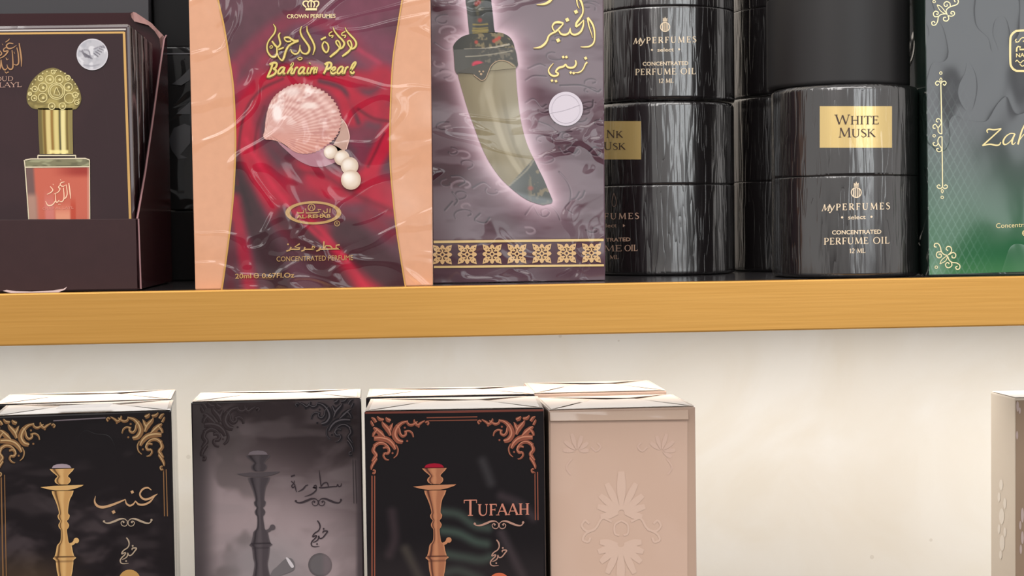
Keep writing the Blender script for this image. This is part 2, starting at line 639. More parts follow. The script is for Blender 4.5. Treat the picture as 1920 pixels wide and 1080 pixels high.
def wall_mat():
    m = bpy.data.materials.new('cream_wall_laminate')
    m.use_nodes = True
    nt = m.node_tree
    N, L = nt.nodes, nt.links
    b = N['Principled BSDF']
    geo = N.new('ShaderNodeNewGeometry')
    n1 = N.new('ShaderNodeTexNoise'); n1.inputs['Scale'].default_value = 14; n1.inputs['Detail'].default_value = 5
    n1.inputs['Distortion'].default_value = 1.2
    L.new(geo.outputs['Position'], n1.inputs['Vector'])
    r1 = N.new('ShaderNodeValToRGB')
    r1.color_ramp.elements[0].position = 0.32
    r1.color_ramp.elements[1].position = 0.68
    r1.color_ramp.elements[0].color = (*lin((232, 222, 207)), 1)
    r1.color_ramp.elements[1].color = (*lin((238, 231, 221)), 1)
    L.new(n1.outputs[0], r1.inputs[0])
    v = N.new('ShaderNodeTexVoronoi'); v.inputs['Scale'].default_value = 42
    L.new(geo.outputs['Position'], v.inputs['Vector'])
    lt = N.new('ShaderNodeMath'); lt.operation = 'LESS_THAN'; lt.inputs[1].default_value = 0.06
    L.new(v.outputs['Distance'], lt.inputs[0])
    ml = N.new('ShaderNodeMath'); ml.operation = 'MULTIPLY'; ml.inputs[1].default_value = 0.5
    L.new(lt.outputs[0], ml.inputs[0])
    mx = N.new('ShaderNodeMix'); mx.data_type = 'RGBA'
    L.new(ml.outputs[0], mx.inputs[0]); L.new(r1.outputs[0], mx.inputs[6])
    mx.inputs[7].default_value = (*lin((205, 192, 175)), 1)
    L.new(mx.outputs[2], b.inputs['Base Color'])
    b.inputs['Roughness'].default_value = 0.45
    return m


def floor_mat():
    m = bpy.data.materials.new('floor_tile')
    m.use_nodes = True
    nt = m.node_tree
    N, L = nt.nodes, nt.links
    b = N['Principled BSDF']
    br = N.new('ShaderNodeTexBrick')
    br.offset = 0.0
    br.inputs['Scale'].default_value = 1.0
    br.inputs['Brick Width'].default_value = 0.6
    br.inputs['Row Height'].default_value = 0.6
    br.inputs['Mortar Size'].default_value = 0.004
    br.inputs['Color1'].default_value = (0.16, 0.145, 0.135, 1)
    br.inputs['Color2'].default_value = (0.145, 0.13, 0.12, 1)
    br.inputs['Mortar'].default_value = (0.12, 0.11, 0.1, 1)
    geo = N.new('ShaderNodeNewGeometry')
    L.new(geo.outputs['Position'], br.inputs['Vector'])
    L.new(br.outputs['Color'], b.inputs['Base Color'])
    b.inputs['Roughness'].default_value = 0.35
    return m


def gold_mat():
    m = bpy.data.materials.new('brushed_gold')
    m.use_nodes = True
    nt = m.node_tree
    N, L = nt.nodes, nt.links
    b = N['Principled BSDF']
    geo = N.new('ShaderNodeNewGeometry')
    mp = N.new('ShaderNodeMapping'); mp.inputs['Scale'].default_value = (0.02, 1, 1.0)
    L.new(geo.outputs['Position'], mp.inputs['Vector'])
    n1 = N.new('ShaderNodeTexNoise'); n1.inputs['Scale'].default_value = 900; n1.inputs['Detail'].default_value = 4
    L.new(mp.outputs[0], n1.inputs['Vector'])
    r1 = N.new('ShaderNodeValToRGB')
    r1.color_ramp.elements[0].position = 0.3
    r1.color_ramp.elements[1].position = 0.7
    r1.color_ramp.elements[0].color = (*lin((206, 152, 74)), 1)
    r1.color_ramp.elements[1].color = (*lin((214, 160, 82)), 1)
    L.new(n1.outputs[0], r1.inputs[0])
    L.new(r1.outputs[0], b.inputs['Base Color'])
    b.inputs['Metallic'].default_value = 0.55
    b.inputs['Roughness'].default_value = 0.36
    bp = N.new('ShaderNodeBump'); bp.inputs['Strength'].default_value = 0.12; bp.inputs['Distance'].default_value = 0.0002
    L.new(n1.outputs[0], bp.inputs['Height']); L.new(bp.outputs[0], b.inputs['Normal'])
    return m


w = boxw('wall_back', -0.7, 0.8, YW, YW + 0.02, 0.0, 2.4, wall_mat(), bevel=0)
w['kind'] = 'structure'
fl = boxw('floor', -3.0, 3.0, -4.5, YW, -0.02, 0.0, floor_mat(), bevel=0)
fl['kind'] = 'structure'
wf = boxw('added_dark_slab', -3.0, 3.0, -2.75, -2.65, 0.0, 1.22, mat('added_slab_dark', (48, 42, 40), rough=.6), bevel=0)  # unseen slab added to keep reflections in the lower boxes dark
wf['kind'] = 'structure'

GOLD = gold_mat()
DARKTOP = mat('dark_shelf_laminate', (52, 50, 52), rough=0.18)
sh_ = thing('display_shelf', (0.05, 0.0, ZB), 'dark shelf board with a brushed gold front edge under the upper perfume row', 'shelf')
boxw('gold_trim', -0.55, 0.65, 0.0, 0.004, ZB, ZS, GOLD, sh_, bevel=0.0006, label='brushed gold front edge')
boxw('shelf_board', -0.55, 0.65, 0.0042, YW, ZS - 0.018, ZS - 0.0002, DARKTOP, sh_, bevel=0, label='dark glossy shelf top')
s2 = thing('display_shelf', (0.05, 0.0, ZL - 0.019), 'lower shelf board with gold edge carrying the hookah boxes', 'shelf')
boxw('gold_trim', -0.55, 0.65, 0.0, 0.004, ZL - 0.0195, ZL, GOLD, s2, bevel=0.0006)
boxw('shelf_board', -0.55, 0.65, 0.0042, YW, ZL - 0.018, ZL - 0.0002, DARKTOP, s2, bevel=0)

# ================================================================== cartons
INK = mat('printed_card_in_wrap', vcol=True, rough=0.5, film='wrap', coat=0.85, coat_rough=0.10)
INKC = mat('printed_card_calm_wrap', vcol=True, rough=0.5, film='calm', coat_rough=0.09)
INKM = mat('printed_card_slim_wrap', vcol=True, rough=0.5, film='calm', coat=0.55, coat_rough=0.08)
FOIL = mat('gold_foil', (226, 196, 128), rough=0.32, metal=0.45, film='calm', coat=0.5)
FOILP = mat('pale_gold_foil', (240, 226, 178), rough=0.35, metal=0.3)
FOILD = mat('dark_gold_shadow', (92, 66, 34), rough=0.5)
FOILB = mat('bronze_foil', (176, 132, 92), rough=0.4, metal=0.3)


def carton(name, label, plane, TL, TR, BR, BL, zb, depth, m, cat='perfume box', group=None, bevel=0.0006):
    F = plane.hit([TL, TR, BR, BL])
    F[2, 2] = F[3, 2] = zb
    B = plane.back(F, depth)
    c = (F[2] + F[3]) / 2
    root = thing(name, (c[0], c[1], zb), label, cat, group)
    hexa('carton_body', F, B, m, root, bevel)
    return root, F, B


def top_panel(root, F, B, m, name='top_flap', inset=0.0004, lift=0.00025, folds=None, fm=None):
    q = [F[0], F[1], B[1], B[0]]
    c = sum(q) / 4
    q = [p + (c - p) / np.linalg.norm(c - p) * inset for p in q]
    t = emit(name, [p + np.array([0, 0, lift]) for p in q], [(0, 1, 2, 3)], m, root)
    if folds is not None:
        def pt(u, v, h):
            a = q[0] * (1 - u) + q[1] * u
            b = q[3] * (1 - u) + q[2] * u
            return a * (1 - v) + b * v + np.array([0, 0, lift + h])
        for tri in folds:
            V = [pt(*p) for p in tri]
            emit('film_fold', V, [tuple(range(len(V)))], fm, t)
    return t


# ---------------------------------------------------------------- display tray with slim maroon boxes (left)
MAR = mat('maroon_card', (54, 32, 34), rough=0.5, spec=.3, grain=0.05)
MARS = mat('maroon_gloss_card', (48, 14, 20), rough=0.22, spec=.35)
CUT = mat('card_cut_edge', (214, 188, 184), rough=0.7)
CUT2 = mat('card_raw_edge', (146, 108, 110), rough=0.7)
TY, TD = 0.006, 0.078
tp = Plane(130, 480, TY)
tray = thing('display_tray', (tp.p[0], TY + 0.03, ZS), 'open maroon card counter tray holding slim maroon boxes at the left end of the shelf', 'display tray')
q = tp.hit([(-60, 412.5), (258.5, 410), (262, 545), (-60, 549)])
q[2, 2] = q[3, 2] = ZS + 0.0006
q[2, 0] = q[1, 0] + 0.0003
hexa('front_panel', q, tp.back(q, 0.0008), MAR, tray, bevel=0.0002)
A_, B_ = q[1], q[2]
sh = Shape().poly([(5, 545.5), (12, 543.5), (30, 546), (60, 546.6), (100, 544.5), (119, 541.5), (126, 537.5), (122, 543), (108, 548.5), (60, 551), (25, 550.5)])
sh.emit('tuck_slot', tp, CUT, tray, 0.00025, label='pale cut edge of the tuck slot')
# right side panel, its upper edge rising towards the back
yb = TY + TD
xe = xat(313, 72, yb)
ze = zat(311, 66, yb)
sx0, sx1 = A_[0], xe
prof = [(0.0, A_[2]), (0.25, A_[2] + (ze - A_[2]) * 0.23), (0.5, A_[2] + (ze - A_[2]) * 0.50), (0.75, A_[2] + (ze - A_[2]) * 0.78), (0.93, ze - 0.002), (1.0, ze)]
V, Fc = [], []
for s, z in prof:
    x, y = sx0 + (sx1 - sx0) * s, TY + TD * s
    V += [(x, y, ZS + 0.0006), (x, y, z), (x - 0.0008, y, z), (x - 0.0008, y, ZS + 0.0006)]
for i in range(len(prof) - 1):
    a, b = 4 * i, 4 * i + 4
    for j in range(4):
        k = (j + 1) % 4
        Fc.append((a + j, b + j, b + k, a + k))
Fc += [(0, 1, 2, 3), (4 * len(prof) - 4, 4 * len(prof) - 1, 4 * len(prof) - 2, 4 * len(prof) - 3)]
sp = emit('side_panel', V, Fc, MARS, tray)
V, Fc = [], []
for s, z in prof:
    x, y = sx0 + (sx1 - sx0) * s, TY + TD * s
    V += [(x + 0.0001, y - 0.0001, z - 0.0002), (x + 0.0001, y - 0.0001, z + 0.0001), (x - 0.0005, y - 0.0001, z + 0.0001), (x - 0.0005, y - 0.0001, z - 0.0002)]
for i in range(len(prof) - 1):
    a, b = 4 * i, 4 * i + 4
    for j in range(4):
        k = (j + 1) % 4
        Fc.append((a + j, b + j, b + k, a + k))
emit('cut_edge', V, Fc, CUT2, sp)
emit('cut_edge', [A_ + np.array([0, -.0001, 0]), A_ + np.array([.0005, -.0001, 0]), B_ + np.array([.0005, -.0001, 0]), B_ + np.array([0, -.0001, 0])], [(0, 1, 2, 3)], CUT2, sp)
# back panel with a sloped shoulder
bp_ = Plane(130, 200, yb)
xl = xat(-60, 30, yb)
pts = [(-60, 26), (240, 24), (250, 23), (256, 27), (284, 45), (300, 62), (311, 72)]
T3 = bp_.hit(pts)
n = len(pts)
V = []
for p in T3:
    V += [tuple(p), (p[0], p[1] + 0.0009, p[2]), (p[0], p[1] + 0.0009, ZS + 0.001), (p[0], p[1], ZS + 0.001)]
Fc = []
for i in range(n - 1):
    a, b = 4 * i, 4 * i + 4
    Fc += [(a, b, b + 3, a + 3), (a + 1, a, b, b + 1), (a + 2, a + 1, b + 1, b + 2)]
bk = emit('back_panel', V, Fc, MARS, tray)
V, Fc = [], []
shoulder = bp_.hit([(247, 25), (250, 22.5), (255, 24), (270, 34), (285, 44), (295, 55), (306, 66), (310, 72)])
inner = bp_.hit([(247, 28), (249, 35), (254, 42), (266, 45), (280, 49), (292, 60), (301, 74), (303, 95)])
for a, b in zip(shoulder, inner):
    V += [tuple(a + np.array([0, -0.0005, 0])), tuple(b + np.array([0, -0.0035, 0]))]
for i in range(len(shoulder) - 1):
    Fc.append((2 * i, 2 * i + 2, 2 * i + 3, 2 * i + 1))
emit('shoulder_flap', V, Fc, mat('pink_card_reverse', (150, 112, 108), rough=0.6), bk, label='pinkish bare card at the folded shoulder')
hexa('tray_floor', [(xl, TY + .0009, ZS + .0009), (sx0 - .001, TY + .0009, ZS + .0009), (sx0 - .001, TY + .0009, ZS + .0002), (xl, TY + .0009, ZS + .0002)],
     [(xl, yb, ZS + .0009), (sx1 - .002, yb, ZS + .0009), (sx1 - .002, yb, ZS + .0002), (xl, yb, ZS + .0002)], MAR, tray, bevel=0)

MARB = mat('maroon_box_wrap', (58, 34, 38), rough=0.4, film='calm', coat_rough=0.06)
slim0 = None
for i in range(4):
    Yi = 0.0125 + i * 0.0158
    pl = Plane(120, 300, 0.0125)
    pl.p = pl.p + np.array([0, i * 0.0158, 0])
    if i == 0:
        F = pl.hit([(-60, 49), (243.5, 45), (254, 411), (-60, 411)])
        F[2, 2] = F[3, 2] = ZS + 0.0010
        F0 = F.copy()
    F = F0 + np.array([0, i * 0.0158, 0])
    B = F + np.array([0, 0.0138, 0])
    c = (F[2] + F[3]) / 2
    lab = ['front maroon perfume box in the tray with gold frame and pictured bottle', 'second slim maroon box in the tray, right behind the front one',
           'third slim maroon box in the tray, counted from the front', 'rearmost slim maroon box in the tray, against its back panel'][i]
    r = thing('perfume_box', (c[0], c[1], ZS + 0.0010), lab, 'perfume box', 'slim maroon boxes in the tray')
    hexa('carton_body', F, B, MARB, r, bevel=0.0011)
    if i == 0:
        slim0, slimp = r, pl
    # folded wrap at the right top corner
    tr = F[1]
    fv = [tr + np.array([0.0002, 0.003, -0.001]), tr + np.array([0.0004, 0.011, -0.001]), tr + np.array([0.0006, 0.008, -0.016]), tr + np.array([0.0003, 0.007, -0.022])]
    emit('film_fold', fv, [(0, 1, 2, 3)], mat('clear_fold', (110, 94, 96), rough=0.15), r)
    gl = [F[1] + np.array([-.0008, -0.0001, -.001]), F[2] + np.array([-.0008, -.0001, .002])]

O = 0.00015   # print lift
P = slimp
front = Paint([(-55, 64), (-55, 411)], [(232, 62), (243, 411)], 190, 230, base=(46, 25, 30))
front.blend(0.5 * sstep(0.45, 0.75, vnoise(front.X, front.Y, 120, 3)), (56, 32, 36))
front.emit('front_print', P, INKM, slim0, O, label='dark maroon printed front')
fr = Shape().ribbon([(-58, 63.5), (233, 61)], 3.6, smooth=False).ribbon([(232.5, 60), (237, 200), (244, 411)], 4.6, smooth=False)
fr.emit('gold_frame', P, mat('frame_gold', (214, 170, 104), rough=0.3, metal=0.5), slim0, 2 * O, label='thin gold frame line')
Shape().ribbon([(-58, 58), (236, 55)], 3, smooth=False).emit('film_fold', P, mat('painted_film_glint', (205, 196, 190), rough=0.2), slim0, 2 * O)  # pale line paints the bright reflection along the wrap's top edge
cal = Shape()
for pts, wd in [
    ([(36, 81), (38, 95), (40, 110), (40, 125)], 3.0), ([(31.5, 89), (34, 100), (35, 117), (31, 122), (26, 120)], 2.6),
    ([(22.5, 94), (24, 110), (24, 126), (20, 130), (15, 127), (13, 121)], 2.6), ([(2, 112), (4, 125), (9, 131), (14, 127)], 2.6),
    ([(2, 112), (0, 128), (-8, 138), (-18, 137), (-24, 127)], 2.6),
    ([(25, 82), (17, 81), (12, 86), (16, 91), (24, 89.5), (31, 85)], 2.6), ([(13, 88), (7, 92), (8, 96.5), (15, 95.5), (10, 103), (3, 108), (-5, 110)], 2.6),
    ([(0, 95), (3, 101), (-4, 106), (-14, 108)], 2.4),
    ([(10, 79), (15, 76), (18, 72.5)], 1.8), ([(4, 82), (6, 85)], 1.8), ([(11, 108), (13, 112), (16, 110)], 1.6), ([(9, 134), (12, 137), (15, 135), (17, 136)], 1.8), ([(26, 97), (28, 101)], 1.8)]:
    cal.ribbon(pts, wd, taper=(0.6, 0.35))
cal.emit('calligraphy', P, FOILB, slim0, 3 * O, label='bronze Arabic calligraphy')
tx = serif(Shape(), 'OUD', -9, 25, 152.5, 151.5, 8.5, bold=0.9)
serif(tx, 'AL LAYL', -31, 41, 164.5, 163, 9, bold=0.9)
tx.emit('lettering', P, mat('rose_gold_ink', (200, 160, 142), rough=0.4, metal=0.2), slim0, 3 * O)
# silver seal
sl = Polar((173, 102), circ(173, 102, 29.5, 48), 24, (188, 186, 192))
nz = vnoise(sl.X, sl.Y, 12, 5, 3)
sl.blend(0.7 * sstep(.5, .7, nz), (168, 168, 176)).blend(0.8 * sstep(.62, .75, vnoise(sl.X, sl.Y, 9, 8, 2)), (222, 220, 224))
for k in range(5):
    sl.stroke([(153 + 3.2 * k, 96 + k * 2.0), (160 + 3.2 * k, 107 + k * 0.8)], 1.8, (92, 88, 98), 0.9, 1.2, False)
    sl.stroke([(176 + 3.4 * k, 100 - k * 3.0), (184 + 3.0 * k, 106 - k * 4.2)], 1.8, (92, 88, 98), 0.9, 1.2, False)
sl.stroke([(148, 97), (156, 94), (166, 95), (170, 108)], 2.0, (120, 116, 126), .8, 1.5).stroke([(176, 92), (186, 88), (196, 85)], 2.0, (120, 116, 126), .8, 1.5)
sl.stroke([(158, 122), (172, 124), (186, 121)], 2.5, (150, 148, 158), .8, 2)
sl.blend(sstep(26.5, 28.5, np.hypot(sl.X - 173, sl.Y - 102)), (206, 202, 208))
sl.emit('round_seal', P, mat('silver_seal_ink', vcol=True, rough=0.35, metal=0.15), slim0, 4 * O, label='round silver hologram seal')
# pictured bottle: domed cap, gold neck, glass with pink perfume
dome = [(100, 127), (112, 131), (125, 139), (138, 151), (147, 165), (152, 180), (151.5, 191), (146, 201), (137, 205.5), (100, 206), (66, 204.5), (56, 199), (51, 191), (50, 180), (53, 165), (61, 150), (73, 138), (86, 130)]
dm = Polar((101, 172), smooth_pts(dome, 4, True), 36, (150, 134, 76))
dm.blend(0.55 * sstep(0.4, 0.7, vnoise(dm.X, dm.Y, 10, 11, 2)), (196, 180, 112))
dm.blend(0.5 * sstep(0.55, 0.7, vnoise(dm.X, dm.Y, 7, 21, 2)), (98, 86, 46))
dm.blend(0.5 * sstep(.8, 1.0, dm.V), (96, 84, 48))
dm.emit('cap_print', P, mat('gold_ink', vcol=True, rough=0.35, metal=0.25), slim0, 3 * O, label='ornate gold domed bottle cap print')
orn = Shape()
for cx, cy, r in [(106, 171, 16), (106, 171, 13), (93, 149, 8.5), (111, 149, 8.5), (80, 164, 9), (80, 183, 9), (128, 163, 8.5), (130, 184, 10), (65, 167, 6), (64, 184, 6), (97, 199, 7), (117, 199, 7), (141, 178, 6), (76, 147, 5.5), (127, 146, 5.5), (100, 135, 4.5), (144, 192, 5), (56, 176, 4)]:
    orn.ring(cx, cy, r, 1.7, 20)
    if r < 10:
        orn.disc(cx + 1, cy + .5, r * 0.32, n=10)
for k in range(18):
    a = math.pi * (1.0 + k / 17)
    orn.disc(101 + 47 * math.cos(a), 186 + 53 * math.sin(a) * 1.02, 1.5, n=8)
orn.ribbon([(101, 178), (103, 170), (106, 164), (109, 170), (112, 178), (100, 178)], 1.6)
orn.emit('cap_relief_print', P, mat('light_gold_ink', (222, 208, 146), rough=0.3, metal=0.3), slim0, 4 * O)
nk = Paint([(71, 203), (72, 240), (74.5, 289)], [(136, 203), (136, 240), (137, 289)], 64, 40, base=(168, 148, 84))
for u, wd, cc, a in [(.05, .10, (96, 84, 46), .8), (.18, .06, (120, 92, 40), .9), (.29, .10, (226, 206, 140), .9), (.40, .05, (150, 110, 50), .9), (.52, .10, (226, 208, 138), .9), (.63, .04, (70, 66, 44), .9),
                     (.72, .10, (238, 224, 160), .95), (.84, .05, (112, 92, 46), .9), (.95, .09, (140, 126, 76), .9)]:
    nk.blend(a * (1 - sstep(wd * 0.3, wd, np.abs(nk.U - u))), cc)
nk.blend(.9 * sstep(0.90, 0.93, nk.V) * (1 - sstep(.97, .99, nk.V)) * sstep(.28, .32, nk.U) * (1 - sstep(.84, .88, nk.U)), (250, 236, 160))
nk.emit('neck_print', P, MATS['gold_ink'], slim0, 3 * O, label='gold bottle neck print')
gp = Shape().ribbon([(71, 291.5), (142, 291.5)], 2.6, smooth=False).ribbon([(71, 291), (71, 298)], 1.8, smooth=False).ribbon([(142, 291), (142, 296)], 1.8, smooth=False)
gp.ribbon([(47, 300), (58, 298), (160, 297), (168, 300)], 2.2, smooth=False).ribbon([(45.5, 300), (47, 313), (54, 411)], 2.0, smooth=False).ribbon([(168, 300), (168, 313), (168.5, 411)], 1.4, smooth=False)
gp.ribbon([(47, 313.5), (168, 312.5)], 2.2, smooth=False)
sho = Paint([(47, 299), (48, 313)], [(168, 298), (168, 312)], 70, 14, base=(126, 122, 92))
sho.blend(.6 * sstep(.5, .7, vnoise(sho.X, sho.Y, 22, 4, 2, 1, 3)), (176, 176, 140)).blend(.5 * sstep(.55, .7, vnoise(sho.X, sho.Y, 18, 9, 2, 1, 3)), (84, 80, 60))
sho.emit('bottle_shoulder_print', P, INKM, slim0, 3 * O)
gl = Paint([(47, 314), (54, 411)], [(168, 313), (168, 411)], 90, 70, smooth=False, base=(196, 98, 78))
gl.blend(1 - sstep(.10, .16, gl.U), (112, 84, 80)).blend((1 - sstep(.10, .2, gl.U)) * sstep(.45, .6, gl.V), (172, 132, 116))
gl.blend(.8 * (1 - sstep(.05, .1, np.abs(gl.U - .35))) * sstep(.35, .8, gl.V), (206, 124, 116))
gl.blend(.9 * sstep(.42, .46, gl.U) * (1 - sstep(.66, .70, gl.U)) * sstep(.65, .95, gl.V), (226, 152, 122))
gl.blend(.8 * (1 - sstep(.03, .05, np.abs(gl.U - .735))) * sstep(.5, .8, gl.V), (186, 66, 44))
gl.blend(.85 * sstep(.35, .85, gl.U) * (1 - sstep(.05, .2, gl.V - .04)), (150, 46, 38))
gl.blend(.6 * sstep(.95, .98, gl.U), (214, 160, 140))
gl.emit('perfume_print', P, INKM, slim0, 3 * O, label='pink perfume in the pictured bottle')
gp.emit('bottle_outline_print', P, mat('pale_glass_line', (220, 206, 176), rough=0.4), slim0, 4 * O)
bc = Shape()
for pts, wd in [([(129, 343), (131, 358), (132.5, 373)], 2.2), ([(124.5, 347), (126, 363), (123, 371), (119, 373)], 2.0), ([(119, 352), (120, 371), (116, 378), (111, 377)], 2.0),
                ([(111, 375), (107, 379.5), (104.5, 376), (104, 362)], 2.0), ([(104.5, 376), (98, 384), (90, 385), (85.5, 377)], 2.2),
                ([(121, 341), (115, 342.5), (113, 346.5), (118, 349.5), (125, 346)], 1.9), ([(113, 347), (109.5, 351), (112.5, 354), (109, 360), (101, 364)], 1.9), ([(94, 349.5), (99, 356), (95, 361), (88, 364.5)], 1.9),
                ([(113, 336.5), (114.5, 338.5)], 1.8), ([(99, 345), (101, 347)], 1.5), ([(109, 383), (114, 383)], 1.5)]:
    bc.ribbon(pts, wd, taper=(.7, .4))
bc.emit('calligraphy', P, mat('cream_ink', (248, 206, 172), rough=0.5), slim0, 4 * O, label='cream Arabic calligraphy on the pictured bottle')
sans(Shape(), 'OUD AL LAYL', 80, 138, 393.5, 391.5, 5).emit('lettering', P, mat('faint_rose_ink', (222, 140, 122), rough=0.5), slim0, 4 * O)

# dark cartons in the second row behind the tray
GRY = mat('charcoal_card', (50, 48, 52), rough=0.5)
BLK = mat('black_card_wrap', (9, 8, 10), rough=0.5, film='wrap', coat=.45, coat_rough=0.07)
BLK2 = mat('black_card_plain', (9, 8, 10), rough=0.6, spec=.2)
p_ = Plane(120, 20, 0.098)
carton('storage_carton', 'plain charcoal carton standing behind the maroon tray', p_, (-70, -70), (278, -70), (283, 520), (-70, 520), ZS, 0.06, GRY, 'carton')
p_ = Plane(350, 450, 0.100)
r_, F_, B_2 = carton('storage_carton', 'black carton on the shelf in the gap beside the maroon tray', p_, (304, 396), (480, 394), (480, 520), (308, 520), ZS, 0.055, BLK2, 'carton', 'black cartons behind the front row')
zt = F_[0][2]
r_, F_, B_2 = carton('storage_carton', 'black film-wrapped carton stacked on another in the gap beside the tray', p_, (300, 88), (480, 86), (480, 390), (304, 390), zt + 0.0003, 0.055, BLK, 'carton', 'black cartons behind the front row')
zt2 = F_[0][2]
p3_ = Plane(350, 40, 0.104)
carton('storage_carton', 'plain black carton on top of the wrapped one, behind the seashell box', p3_, (284, -60), (480, -62), (480, 84), (290, 84), zt2 + 0.0003, 0.05, BLK2, 'carton', 'black cartons behind the front row')
fold = Shape().ribbon([(300, 101), (480, 99)], 2.4, smooth=False)
fold.emit('film_fold', p_, mat('grey_film_line', (84, 84, 88), rough=0.25), r_, 0.0004)
cr = Shape().poly([(322, 158), (338, 146), (356, 128), (356, 150), (340, 160)]).poly([(330, 214), (346, 200), (357, 190), (357, 214)]).poly([(316, 262), (326, 240), (346, 232), (357, 236), (357, 268), (338, 290), (352, 296), (334, 298), (322, 282)])
cr.emit('film_fold', p_, mat('crumpled_film', (48, 48, 52), rough=0.22), r_, 0.0005, label='crumpled clear wrap')

# ---------------------------------------------------------------- seashell box
PEA = mat('peach_card', (216, 160, 127), rough=0.5, film='wrap', coat_rough=0.1, grain=0.03)
P = Plane(585, 300, 0.0045)
shell_box, F, B = carton('perfume_box', 'peach and crimson perfume box printed with a seashell and pearls', P, (352.5, -48), (807, -54), (812, 540), (366, 546), ZS, 0.030, PEA, bevel=0.0005)
Lc = [(403, -46), (409, 0), (420, 50), (429.5, 108), (437, 160), (440.5, 220), (441.5, 270), (440, 320), (437, 370), (431, 430), (424, 485), (418, 528), (415.5, 543)]
Rc = [(764, -52), (754, 0), (745, 55), (737, 110), (733.5, 165), (731.5, 220), (731, 270), (732, 315), (736, 362), (742, 420), (750, 475), (758, 525), (760.5, 538)]
pt = Paint(Lc, Rc, 250, 400, base=(86, 52, 62))
X, Y = pt.X, pt.Y
# folds of the pictured red cloth
RED, DRK, MRN = (188, 20, 52), (70, 44, 52), (110, 40, 58)
pt.blend(.7 * sstep(.35, .7, vnoise(X, Y, 140, 2, 2)), (104, 60, 74))
pt.stroke([(735, -20), (690, 10), (650, 40), (690, 90), (735, 110)], 90, (132, 62, 86), .75, 60)
pt.stroke([(420, 150), (470, 95), (525, 48), (575, 36), (640, 60), (680, 100), (715, 130)], 30, (150, 44, 70), .7, 26)
pt.stroke([(430, 130), (440, 170), (470, 150), (500, 110)], 26, (176, 40, 70), .7, 24)
pt.stroke([(560, 60), (620, 85), (660, 130)], 30, (110, 62, 84), .7, 26)
pt.stroke([(446, 330), (452, 240), (470, 190), (505, 155), (560, 140), (620, 150), (650, 180), (662, 220)], 46, RED, .95, 22)
pt.stroke([(470, 300), (478, 250), (492, 205), (520, 178)], 16, (150, 22, 50), .6, 14)
pt.stroke([(640, 140), (690, 150), (720, 140), (728, 170), (700, 196), (660, 200)], 34, RED, .9, 24)
pt.stroke([(600, 152), (640, 165), (660, 195), (672, 230)], 8, (70, 44, 54), .8, 10)
pt.stroke([(668, 190), (700, 210), (735, 215)], 36, (182, 22, 52), .9, 20)
pt.stroke([(660, 250), (690, 250), (735, 262)], 26, (122, 38, 60), .8, 20)
pt.stroke([(735, 240), (718, 275), (700, 305), (690, 330)], 34, (196, 22, 54), .95, 18)
pt.stroke([(665, 262), (680, 280), (672, 310)], 22, (130, 44, 68), .85, 18)
pt.stroke([(450, 255), (470, 300), (510, 360), (560, 420), (620, 470), (700, 545)], 60, RED, .95, 34)
pt.stroke([(560, 330), (620, 350), (690, 350), (735, 375)], 62, (186, 24, 54), .95, 36)
pt.stroke([(500, 260), (545, 310), (560, 330)], 16, (100, 36, 52), .8, 20)
pt.stroke([(560, 340), (580, 370), (640, 405), (700, 420)], 26, (128, 36, 56), .7, 26)
pt.stroke([(430, 300), (450, 350), (480, 420), (505, 480), (530, 545)], 40, (60, 34, 40), .95, 22)
pt.stroke([(438, 375), (448, 430), (460, 490), (470, 545)], 26, (168, 26, 54), .9, 20)
pt.stroke([(430, 420), (434, 480), (432, 545)], 14, (96, 40, 52), .8, 14)
pt.stroke([(540, 410), (575, 450), (610, 500), (640, 545)], 50, (70, 34, 42), .9, 28)
pt.stroke([(650, 440), (690, 480), (740, 520)], 62, (68, 34, 42), .95, 28)
pt.stroke([(690, 400), (735, 440)], 26, (138, 34, 54), .7, 30)
pt.stroke([(446, 345), (449, 260), (462, 205), (490, 168), (530, 148)], 5, (96, 16, 34), .75, 6)
pt.stroke([(476, 285), (482, 240), (496, 200)], 5, (104, 16, 36), .7, 6)
pt.stroke([(462, 262), (492, 318), (535, 378), (585, 432), (650, 486)], 9, (212, 34, 68), .7, 10)
pt.stroke([(560, 322), (610, 330), (660, 362), (735, 395)], 9, (112, 22, 42), .6, 12)
pt.stroke([(672, 205), (700, 222), (735, 228)], 6, (98, 18, 38), .7, 7)
pt.stroke([(720, 250), (704, 285), (690, 312)], 5, (104, 18, 38), .7, 6)
pt.stroke([(640, 60), (672, 92), (712, 118)], 8, (196, 52, 84), .6, 9)
pt.stroke([(436, 300), (452, 345), (470, 400)], 8, (44, 26, 32), .6, 10)
pt.stroke([(560, 395), (610, 440), (660, 500), (690, 545)], 8, (206, 34, 66), .6, 10)
pt.mul(0.86 + 0.12 * vnoise(X, Y, 18, 31, 2))
pt.emit('front_print', P, INK, shell_box, O, label='dark crimson cloth printed centre panel')
ed = Shape().ribbon(Lc, 3.2).ribbon(Rc, 2.6)
ed.emit('gold_border', P, mat('border_gold', (208, 160, 92), rough=0.35, metal=0.4, film='wrap', coat=0.6), shell_box, 2 * O, label='curved thin gold border lines')
